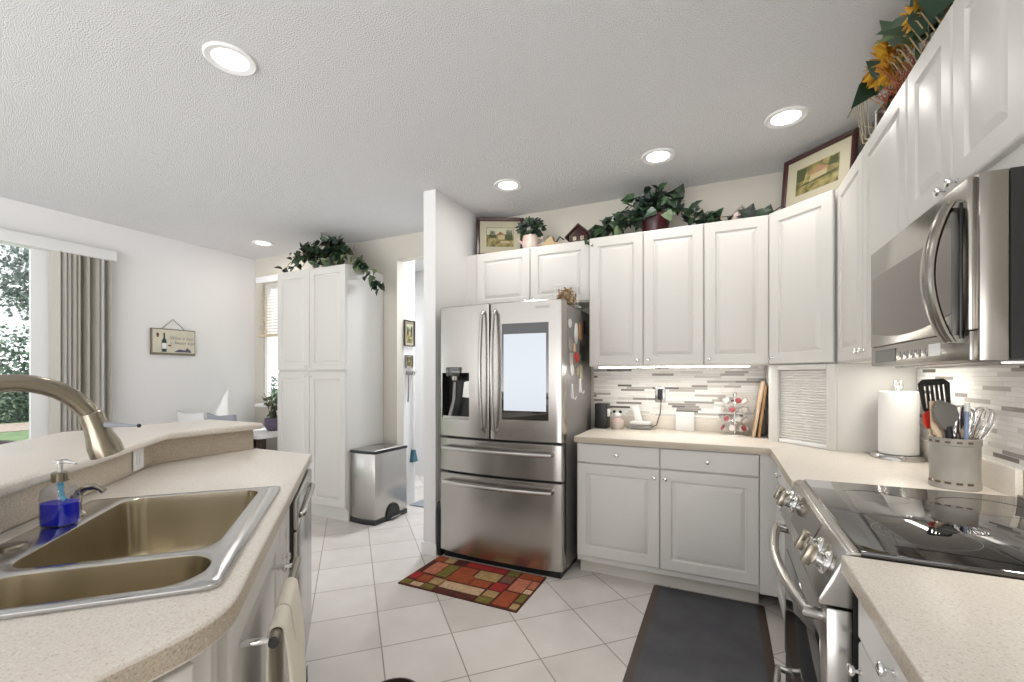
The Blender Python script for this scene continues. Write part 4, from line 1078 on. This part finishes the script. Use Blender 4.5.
# dried flower arrangement above the right cabinets
t = thing('flower_arrangement', 'arrangement of yellow silk flowers and dried stems above the microwave cabinets', 'flower arrangement', (.62, 2.05, UZ1))
MB().lathe([(0, 0), (.09, 0), (.11, .03), (.115, .06), (.10, .06), (.09, .02), (0, .015)], (.13, -.25, 0), 24).build('basket', M_bwood, t)
a = MB()
for k in range(46):
    y = R.uniform(-.9, .16); leaf(a, Vector((R.uniform(.0, .14), y, R.uniform(.03, .16))), Vector((-.5, R.uniform(-.6, .9), R.uniform(-.2, .8))), Vector((-1, -.3, .4)) + rv(.4), .12, .08, .26)
leaf(a, Vector((-.02, .29, .275)), Vector((-.63, -.30, -.75)), Vector((-.3, -.85, -.4)), .165, .05, .30)
for y, z in ((.17, .20), (.24, .20), (.12, .05), (.02, .24), (-.07, .20), (-.12, .21)): leaf(a, Vector((-.02, y, z)), Vector((-.3, R.uniform(-.6, .8), R.uniform(-.3, .5))), Vector((-1, -.5, .1)), .12, .06, .28)
for y, z, s_ in ((-.29, .10, .20), (-.40, .08, .22), (-.22, .12, .16)): leaf(a, Vector((-.02, y, z)), Vector((-.2, .35, .55)), Vector((-1, -.6, .1)), s_, .05, .30)
a.build('green_leaves', M_ivyp, t, smooth=False, fix=False)
def flower(c, s_):
    mb = MB(); c = Vector(c)
    for k in range(30):
        d = rv().normalized(); d = (d + Vector((-.5, -.4, .1))).normalized(); leaf(mb, c + d * s_ * .15, d + rv(.3), rv().normalized(), s_, .2, .4)
    return mb
for c, s_ in (((-.02, .13, .265), .070), ((-.03, .22, .255), .062), ((.0, .04, .285), .060), ((-.02, .13, .20), .055), ((-.01, -.19, .19), .070), ((.0, -.27, .20), .060), ((.02, -.11, .24), .05)):
    flower(c, s_).build('yellow_flower', M_yel, t, smooth=False, fix=False)
a = MB()
for k in range(170):
    y0 = R.uniform(-.10, .14); x0 = R.uniform(-.05, .06); z0 = R.uniform(.005, .06)
    d = Vector((R.uniform(-.35, .1), R.uniform(-.4, .7), R.uniform(.1, 1))).normalized() * R.uniform(.05, .11)
    p = Vector((x0, y0, z0)); a.tube([tuple(p), tuple(p + d * .6 + rv(.008)), tuple(p + d + rv(.02))], .0022, 4)
a.build('dried_stems', M_rust, t, fix=False)
a = MB()
for k in range(9):
    y = .02 - k * .035; a.tube([(-.03, y - .05, .06), (-.07, y - .06, .13), (-.06, y + .02, .185), (-.02, y + .09, .17)], .0021, 5)
for k in range(6):
    q_ = R.uniform(-.05, .05); e_ = R.uniform(-.06, .06)
    a.tube([(-.01, .10 + .02 * k, .20), (-.03, .27 + .03 * k, .33 + e_ * .5), (-.04, .40 + .035 * k + q_, .35 + e_ * .5), (-.03 + q_ * .3, .46 + .03 * k + q_, .24 + e_), (-.03, .40 + .02 * k + e_, .10), (-.02, .34 + q_, .02)], .0013, 4)
a.tube([(-.02, .20, .22), (-.03, .45, .335), (-.03, .62, .36), (-.03, .80, .365)], .0028, 5)
a.ball((-.03, .62, .36), .011, seg=8)
a.build('curly_twigs', M_tan, t, fix=False)
# dark basket with white wire behind frame
t = thing('wire_stand', 'dark wooden stand with white wire hook beside the corner picture', 'ornament', (.70, 2.62, UZ1))
MB().box(-.03, .03, -.10, .10, 0, .03).build('base', M_mahog, t, bevel=.004)
MB().tube([(0, -.05, .03), (0, -.05, .22), (-.02, .0, .26), (-.02, .10, .24)], .022, 8).build('post', M_mahog, t)
MB().tube([(-.06, .16, .08), (-.07, .05, .12), (-.06, -.04, .13), (-.06, -.05, .24)], .004, 6).build('wire', M_white, t)

# ------------------------------------------------------------------ back counter items
CZ = .914
t = thing('black_box', 'black upright box beside the refrigerator on the back counter', 'box', (-.815, 3.33, CZ))  # plain black upright box, use unknown
MB().box(-.045, .045, -.06, .06, 0, .185).build('body', M_black, t, bevel=.006)
MB().box(.047, .062, -.05, -.01, .09, .145).build('tag', M_white, t, bevel=.003)
t = thing('ceramic_figurine', 'small pink and white round figurine on the back counter', 'figurine', (-.70, 3.31, CZ))
MB().lathe([(0, 0), (.036, 0), (.050, .02), (.050, .05), (.036, .075), (.02, .085), (0, .086)], (0, 0, 0), 22).build('body', M_pink, t)
MB().ball((0, 0, .10), .026).build('head', M_white, t)
for sx in (-1, 1): MB().ball((sx * .022, 0, .125), .012).build('ear', M_black, t)
t = thing('cordless_phone', 'white cordless phone on a dark charging base by the outlet', 'phone', (-.535, 3.36, CZ))
MB().box(-.075, .075, -.05, .05, 0, .034).build('base', M_side, t, bevel=.008)
MB().box(-.078, .070, -.045, .045, .034, .060).build('cradle', M_white, t, bevel=.010)
b = MB(); b.box(-.030, .022, -.016, .016, .04, .175); b.xf(Matrix.Rotation(radians(-14), 4, 'Y')).build('handset', M_white, t, bevel=.009)
b = MB(); b.tube([(.07, .02, .02), (.10, .04, .03), (.125, .05, .12), (.13, .055, .20), (.122, .062, .245)], .0035, 6); b.build('cord', M_black, t)
t = thing('power_outlet', 'grey outlet plate with plugged cord on the mosaic backsplash', 'outlet', (-.413, YB - .008, 1.168))
MB().box(-.036, .036, -.006, 0, -.058, .058).build('plate', M_steelv, t, bevel=.003)
MB().box(-.018, .018, -.012, -.006, -.040, .040).build('receptacle', M_black, t, bevel=.003)
t = thing('white_board', 'plain white panel standing against the back counter ledge', 'panel', (-.240, 3.395, CZ))
MB().box(-.062, .062, -.006, .006, 0, .135).build('panel', M_white, t, bevel=.002)
t = thing('pod_carousel', 'chrome coffee pod carousel on the back counter', 'coffee pod holder', (.075, 3.31, CZ))
MB().lathe([(0, 0), (.085, 0), (.085, .008), (.02, .012), (0, .012)], (0, 0, 0), 30).build('base', M_chrome, t)
MB().lathe([(0, .012), (.006, .012), (.006, .25), (.012, .256), (.012, .275), (0, .283)], (0, 0, 0), 14).build('pole', M_chrome, t)
b = MB()
for z in (.035, .095, .155, .215):
    for rr in (.048,): b.tube([(rr * cos(a), rr * sin(a), z) for a in [2 * pi * k / 20 for k in range(21)]], .002, 5)
    for k in range(6): b.tube([(0, 0, z), (.05 * cos(k * pi / 3), .05 * sin(k * pi / 3), z)], .0015, 4)
b.build('rings', M_chrome, t)
M_pod = mat('pod_cup', (.70, .68, .66), .4); M_lidr = mat('pod_lid_red', (.30, .05, .06), .35); M_lidb = mat('pod_lid_pale', (.62, .58, .55), .35)
proto = None
for lv in range(4):
    for k in range(7):
        a_ = 2 * pi * (k + .5 * (lv % 2)) / 7
        loc = Vector((.075 + .052 * cos(a_), 3.31 + .052 * sin(a_), CZ + .035 + .06 * lv))
        if proto is None:
            proto = thing('coffee_pod', 'small coffee pod held in the chrome carousel', 'coffee pod', loc, a_, 'coffee pods in the carousel')
            tm = Matrix.Rotation(radians(62), 4, 'Y')
            MB().lathe([(0, 0), (.012, 0), (.017, .032), (0, .032)], n=14).xf(tm).build('cup', M_pod, proto)
            MB().lathe([(0, .032), (.019, .032), (.019, .034), (0, .035)], n=14).xf(tm).build('lid', M_lidr, proto)
        else:
            c = copy_tree(proto); c.location = loc; c.rotation_euler = (0, 0, a_)
            if (lv * 7 + k) % 5 in (0, 2, 3):
                for ch in c.children:
                    if ch.name.startswith('lid'):
                        ch.data = ch.data.copy(); ch.data.materials[0] = M_lidb
def board(label, x, y, W, H, tk, m, lean):
    o = MB().box(-tk / 2, tk / 2, -W / 2, W / 2, 0, H).build('cutting_board', m, bevel=.005)
    o.location = (x, y, CZ + .001); o.rotation_euler = (0, lean, 0)
    tag(o, label, 'cutting board', 'cutting boards')
board('light wooden cutting board leaning against the appliance garage', .180, 3.31, .20, .36, .016, M_wood, radians(9))
board('brown wooden cutting board behind the light one', .208, 3.315, .21, .33, .016, M_bwood, radians(7))

# ------------------------------------------------------------------ right counter items
t = thing('paper_towel_roll', 'white paper towel roll on a steel stand in the counter corner', 'paper towel', (.757, 2.705, CZ))
MB().lathe([(0, 0), (.104, 0), (.104, .012), (.098, .022), (0, .024)], (0, 0, 0), 36).build('stand_base', M_steelv, t)
MB().lathe([(.02, .025), (.073, .025), (.075, .03), (.075, .315), (.071, .319), (.02, .319)], (0, 0, 0), 40).build('roll', M_paper, t)
MB().lathe([(0, .02), (.007, .02), (.007, .345), (0, .345)], (0, 0, 0), 12).build('rod', M_chrome, t)
b = MB()
for sx in (-.011, .011): b.lathe([(0, .33), (.007, .33), (.009, .362), (.007, .368), (0, .369)], (sx, 0, 0), 12)
b.build('finial', M_chrome, t)
t = thing('utensil_crock', 'grey stone crock full of cooking utensils behind the cooktop', 'crock', (.742, 2.095, CZ))
MB().lathe([(0, 0), (.075, 0), (.078, .004), (.078, .024), (.0755, .027), (.0755, .155), (.079, .158), (.079, .178), (.076, .182), (.070, .182), (.067, .02), (0, .015)], (0, 0, 0), 40).build('pot', M_ceramic, t)
b = MB()
for k in range(5):
    a_ = -pi * .95 + k * .42
    for z, w_ in ((.020, .12), (.165, .10)):
        ring = [(cos(a_ + d), sin(a_ + d)) for d in (-w_, 0, w_)]
        b.rings([[(c * .0772, s_ * .0772, z), (c * .0803, s_ * .0803, z), (c * .0803, s_ * .0803, z + .008), (c * .0772, s_ * .0772, z + .008)] for c, s_ in ring])
b.build('scroll_band', mat('scroll_brown', (.10, .07, .04), .5), t); t.scale = (.88, .88, .97)
UG = 'utensils in the stone crock'
VR = Vector((cos(radians(25.2)), sin(radians(25.2)), 0)); VF = Vector((-sin(radians(25.2)), cos(radians(25.2)), 0)); UPZ = Vector((0, 0, 1))
C0 = Vector((.742, 2.095, CZ + .02))
def frame_utensil(name, label, cat, base, ang, fwd=0.0, spin=0):
    """thing whose local z runs up the handle; x faces screen-right direction"""
    t = thing(name, label, cat, C0 + VR * base[0] + VF * base[1], 0, UG)
    zax = (UPZ * cos(ang) + VR * sin(ang) + VF * fwd).normalized(); xa = (VR - zax * VR.dot(zax)).normalized(); ya = zax.cross(xa)
    m = Matrix((xa, ya, zax)).transposed() @ Matrix.Rotation(spin, 3, 'Z')
    t.rotation_euler = m.to_euler()
    return t
# slotted turner
t = frame_utensil('slotted_turner', 'black slotted turner standing tallest in the crock', 'utensil', (-.005, .03), radians(-5), .03)
MB().tube([(0, 0, 0), (0, 0, .22)], [.008, .011], 10).build('handle', M_black, t)
b = MB(); pts_o = [(-.018, .215), (.018, .215), (.05, .255), (.056, .345), (.035, .362), (-.04, .365), (-.056, .35), (-.048, .255)]
hl = [[(x - .0045, .262), (x + .0045, .262), (x + .0055, .340), (x - .0055, .340)] for x in (-.034, -.017, 0, .017, .034)]
slab_holes(b, pts_o, hl, -.003, .003); b.xf(Matrix(((1, 0, 0, 0), (0, 0, 1, 0), (0, 1, 0, 0), (0, 0, 0, 1)))).build('blade', M_black, t)
t = frame_utensil('black_spoon', 'black spoon with broad grey bowl leaning left in the crock', 'utensil', (-.015, -.02), radians(-9), -.02)
MB().tube([(0, 0, 0), (0, 0, .20)], [.010, .012], 10).build('handle', M_black, t)
MB().prism([(-.014, .19), (.014, .19), (.042, .235), (.036, .268), (-.02, .298), (-.045, .262), (-.042, .235)], -.005, .005, 'y').build('bowl', mat('grey_nylon', (.16, .155, .145), .4), t, bevel=.004)
t = frame_utensil('wooden_spoon', 'flat wooden spatula leaning left in the crock', 'utensil', (-.02, .0), radians(-11))
MB().prism([(-.008, 0), (.008, 0), (.010, .16), (.026, .20), (.024, .285), (-.012, .292), (-.024, .20), (-.010, .16)], -.004, .004, 'y').build('blade', M_wood, t, bevel=.003)
t = frame_utensil('red_spatula', 'red silicone spatula leaning far left in the crock', 'utensil', (-.012, .03), radians(-14))
MB().tube([(0, 0, 0), (0, 0, .20)], .005, 8).build('handle', M_wood, t)
MB().prism([(-.013, .19), (.013, .19), (.018, .22), (.013, .255), (-.014, .245), (-.018, .21)], -.005, .005, 'y').build('blade', M_red, t, bevel=.004)
def whisk(label, base, ang, fwd, h0, L, r):
    t = frame_utensil('wire_whisk', label, 'whisk', base, ang, fwd)
    MB().tube([(0, 0, 0), (0, 0, h0)], [.006, .008], 10).build('handle', M_chrome, t)
    b = MB()
    for k in range(5):
        a_ = pi * k / 5; pts = [(r * sin(pi * s_) ** .7 * cos(a_) * (1 if 1 else 0), r * sin(pi * s_) ** .7 * sin(a_), h0 + L * 1.0 * (1 - cos(pi * s_)) / 2) for s_ in [j / 12 * .5 + .0 for j in range(13)]]
        pts = [(r * sin(pi * j / 24) ** .8 * cos(a_), r * sin(pi * j / 24) ** .8 * sin(a_), h0 + L * (.5 - .5 * cos(pi * j / 24)) ** .8) for j in range(17)]
        top = pts[-1]; pts += [(top[0] * q, top[1] * q, top[2] + (1 - q * q) * .012) for q in (.6, 0, -.6, -1)] + [(-p[0], -p[1], p[2]) for p in pts[-2::-1]]
        b.tube(pts, .0018, 5)
    b.build('wires', M_chrome, t)
whisk('round wire whisk standing in the middle of the crock', (.015, 0), radians(3), 0, .15, .135, .034)
whisk('wire whisk leaning right in the crock', (-.01, -.02), radians(21), 0, .15, .15, .032)
whisk('wire whisk leaning furthest right at the back of the crock', (-.045, .028), radians(31), 0, .14, .15, .03)
t = frame_utensil('bamboo_spoon', 'pale bamboo spoon leaning far right in the crock', 'utensil', (-.065, .012), radians(37))
MB().tube([(0, 0, 0), (0, 0, .17)], .006, 8).build('handle', M_wood, t)
MB().ball((0, 0, .205), .03, (.85, .3, 1.35), 14).build('bowl', M_wood, t)
t = frame_utensil('striped_brush', 'blue and white handled utensil in the middle of the crock', 'utensil', (.0, -.035), radians(2))
MB().tube([(0, 0, 0), (0, 0, .25)], [.005, .006], 10).build('handle', mat('blue_handle', (.22, .30, .48), .35), t)
MB().tube([(0, 0, .25), (0, 0, .28)], [.008, .007], 10).build('tip', M_white, t)
t = frame_utensil('red_handle_peeler', 'dark red handled peeler among the whisks in the crock', 'utensil', (.012, .02), radians(9))
MB().tube([(0, 0, 0), (0, 0, .23), (0, 0, .265)], [.007, .010, .006], 10).build('handle', M_pot, t)

# ------------------------------------------------------------------ left wall plaque
t = thing('wall_plaque', 'cream wine plaque hanging by a cord on the dining wall', 'plaque', (XL + .001, 2.587, 1.507), pi / 2)
MB().box(-.198, .198, -.022, 0, 0, .256).build('board', mat('plaque_edge', (.20, .17, .12), .7), t, bevel=.002)
MB().box(-.185, .190, -.024, -.021, .022, .246).build('face', mat('plaque_cream', (.60, .57, .47), .8, var=(8, (.68, .64, .50), .4, .65)), t)
b = MB(); b.tube([(-.10, -.012, .256), (0, -.008, .355), (.10, -.012, .256)], .003, 6); b.build('cord', M_stem, t)
b = MB()
b.prism([(-.108, .03), (-.066, .03), (-.066, .135), (-.080, .165), (-.080, .215), (-.094, .215), (-.094, .165), (-.108, .135)], -.0255, -.0235, 'y'); b.build('bottle_print', mat('bottle_print', (.03, .06, .05), .7), t)
MB().box(-.106, -.068, -.0265, -.0253, .06, .115).build('bottle_label_print', M_trim, t)
b = MB(); b.prism([(.0, .03), (.16, .03), (.15, .05), (.12, .075), (.10, .05), (.05, .06), (.02, .045)], -.0255, -.0235, 'y'); b.build('grapes_print', mat('grapes_print', (.11, .09, .15), .7), t)
b = MB(); b.prism([(-.150, .17), (-.135, .17), (-.13, .20), (-.1425, .215), (-.155, .20)], -.0255, -.0235, 'y'); b.prism([(-.055, .088), (-.02, .085), (-.03, .10), (-.05, .10)], -.0255, -.0235, 'y'); b.build('vine_print', mat('vine_print', (.16, .06, .05), .7), t)
for s_, x, z in (('Wine is but', .065, .155), ('a Sweet kiss', .075, .108)):
    text('lettering', s_, .045, M_side, t, (x, -.0246, z), (pi / 2, 0, 0), .25)

# ------------------------------------------------------------------ hall tools
t = thing('hall_broom', 'long handled broom with teal head hanging on the hall wall', 'broom', (-2.845, 3.685, .45))
MB().tube([(0, 0, .10), (0, 0, .93)], .008, 8).build('handle', M_white, t)
MB().rings([[(.02 * a, .035 * b_, .10) for a, b_ in ((-1, -.4), (1, -.4), (1, .4), (-1, .4))], [(.03 * a, .10 * b_, -.02) for a, b_ in ((-1, -.4), (1, -.4), (1, .4), (-1, .4))]]).build('brush', M_lattice, t)
t = thing('hook_rack', 'small metal hook rack holding tools on the hall wall', 'hook rack', (-2.86, 3.65, 1.36))
MB().box(0, .02, -.06, .06, -.05, -.01).build('plate', M_side, t)
b = MB()
for y in (-.04, .0, .04): b.tube([(.015, y, -.02), (.045, y, -.03), (.055, y, -.01)], .005, 6)
b.build('hooks', M_chrome, t)
t = thing('hanging_duster', 'thin pale strap hanging from the hall hook rack', 'strap', (-2.838, 3.60, 1.34))
MB().tube([(0, 0, 0), (0, .005, -.15), (0, -.005, -.30)], .008, 6).build('strap', M_side, t)

# ------------------------------------------------------------------ dining area
t = thing('dining_table', 'white dining table near the dining window', 'table', (-4.42, 3.06, 0))
MB().rings([[(x, y, z) for x, y in rrect(-.45, .47, -.26, .32, .05, 4)] for z in (.70, .735)]).build('tabletop', M_tablew, t, bevel=.006)
for sx in (-.39, .41):
    for sy_ in (-.20, .26): MB().rings([[(sx + a * r, sy_ + b_ * r, z) for a, b_ in ((-1, -1), (1, -1), (1, 1), (-1, 1))] for z, r in ((0, .02), (.70, .032))]).build('leg', M_dwood, t)
def chair(label, loc, rz, backm, seatm):
    t = thing('dining_chair', label, 'chair', loc, rz, 'dining chairs')
    MB().box(-.22, .22, -.22, .22, .43, .47).build('seat', seatm, t, bevel=.012)
    for sx in (-.19, .19):
        MB().tube([(sx, -.19, 0), (sx, -.18, .43)], [.015, .02], 8).build('leg', M_dwood, t)
        MB().tube([(sx, .24, 0), (sx, .20, .45)], [.015, .02], 8).build('leg', M_dwood, t)
        MB().tube([(sx, .20, .45), (sx, .25, .72)], [.02, .017], 8).build('back_post', M_dwood, t)
    n = 8; rs = []
    for k in range(n + 1):
        x = -.22 + .44 * k / n; y = .24 + .03 * (1 - (x / .22) ** 2)
        rs.append([(x, y, .66), (x, y + .03, .66), (x, y + .05, .955 - .02 * (1 - abs(x) / .22)), (x, y + .02, .955 - .02 * (1 - abs(x) / .22))])
    MB().rings(rs).build('backrest', backm, t, bevel=.008)
    return t
chair('dining chair with grey curved backrest at the dining table', (-4.16, 2.86, 0), pi - .06, M_grey, M_dwood)
chair('dining chair with pale backrest left of the grey one', (-4.65, 2.87, 0), pi - .02, M_white, M_dwood)
t = thing('potted_plant', 'small green plant in a purple pot on the dining table', 'plant', (-4.22, 3.14, .735))
MB().lathe([(0, 0), (.05, 0), (.085, .06), (.08, .13), (.07, .13), (.05, .02), (0, .02)], (0, 0, 0), 20).build('pot', mat('purple_pot', (.17, .13, .20), .4), t)
a = MB(); st = MB()
for k in range(9): vine(a, st, [(0, 0, .11), (R.uniform(-.06, .06), R.uniform(-.06, .06), .25), (R.uniform(-.12, .12), R.uniform(-.08, .08), R.uniform(.25, .42))], 6, .055, .02)
a.build('foliage', M_ivyp, t, smooth=False, fix=False); st.build('stems', M_stem, t)
# bar stool seen just past the bar
t = thing('bar_stool', 'bar stool with dark curved top rail beyond the breakfast bar', 'stool', (-2.86, .66, 0), radians(200))
MB().lathe([(0, .60), (.18, .60), (.195, .62), (.19, .65), (0, .66)], (0, 0, 0), 24).build('seat', M_dwood, t)
for sx in (-1, 1):
    for sy_ in (-1, 1): MB().tube([(sx * .19, sy_ * .19, 0), (sx * .13, sy_ * .13, .61)], [.018, .022], 8).build('leg', M_dwood, t)
b = MB()
for z, r in ((.22, .165),): b.tube([(r * cos(a_), r * sin(a_), z) for a_ in [2 * pi * k / 24 for k in range(25)]], .010, 6)
b.build('foot_ring', M_dwood, t)
b = MB(); b.tube([(-.24 * cos(a_), -.22 * sin(a_) + .02, 1.0) for a_ in [pi * (.02 + .96 * k / 16) for k in range(17)]], .016, 8); b.build('top_rail', M_dwood, t)
for a_ in (.25, .5, .75): MB().tube([(-.17 * cos(pi * a_), -.16 * sin(pi * a_), .64), (-.24 * cos(pi * a_), -.22 * sin(pi * a_) + .02, 1.0)], .010, 6).build('spindle', M_dwood, t)
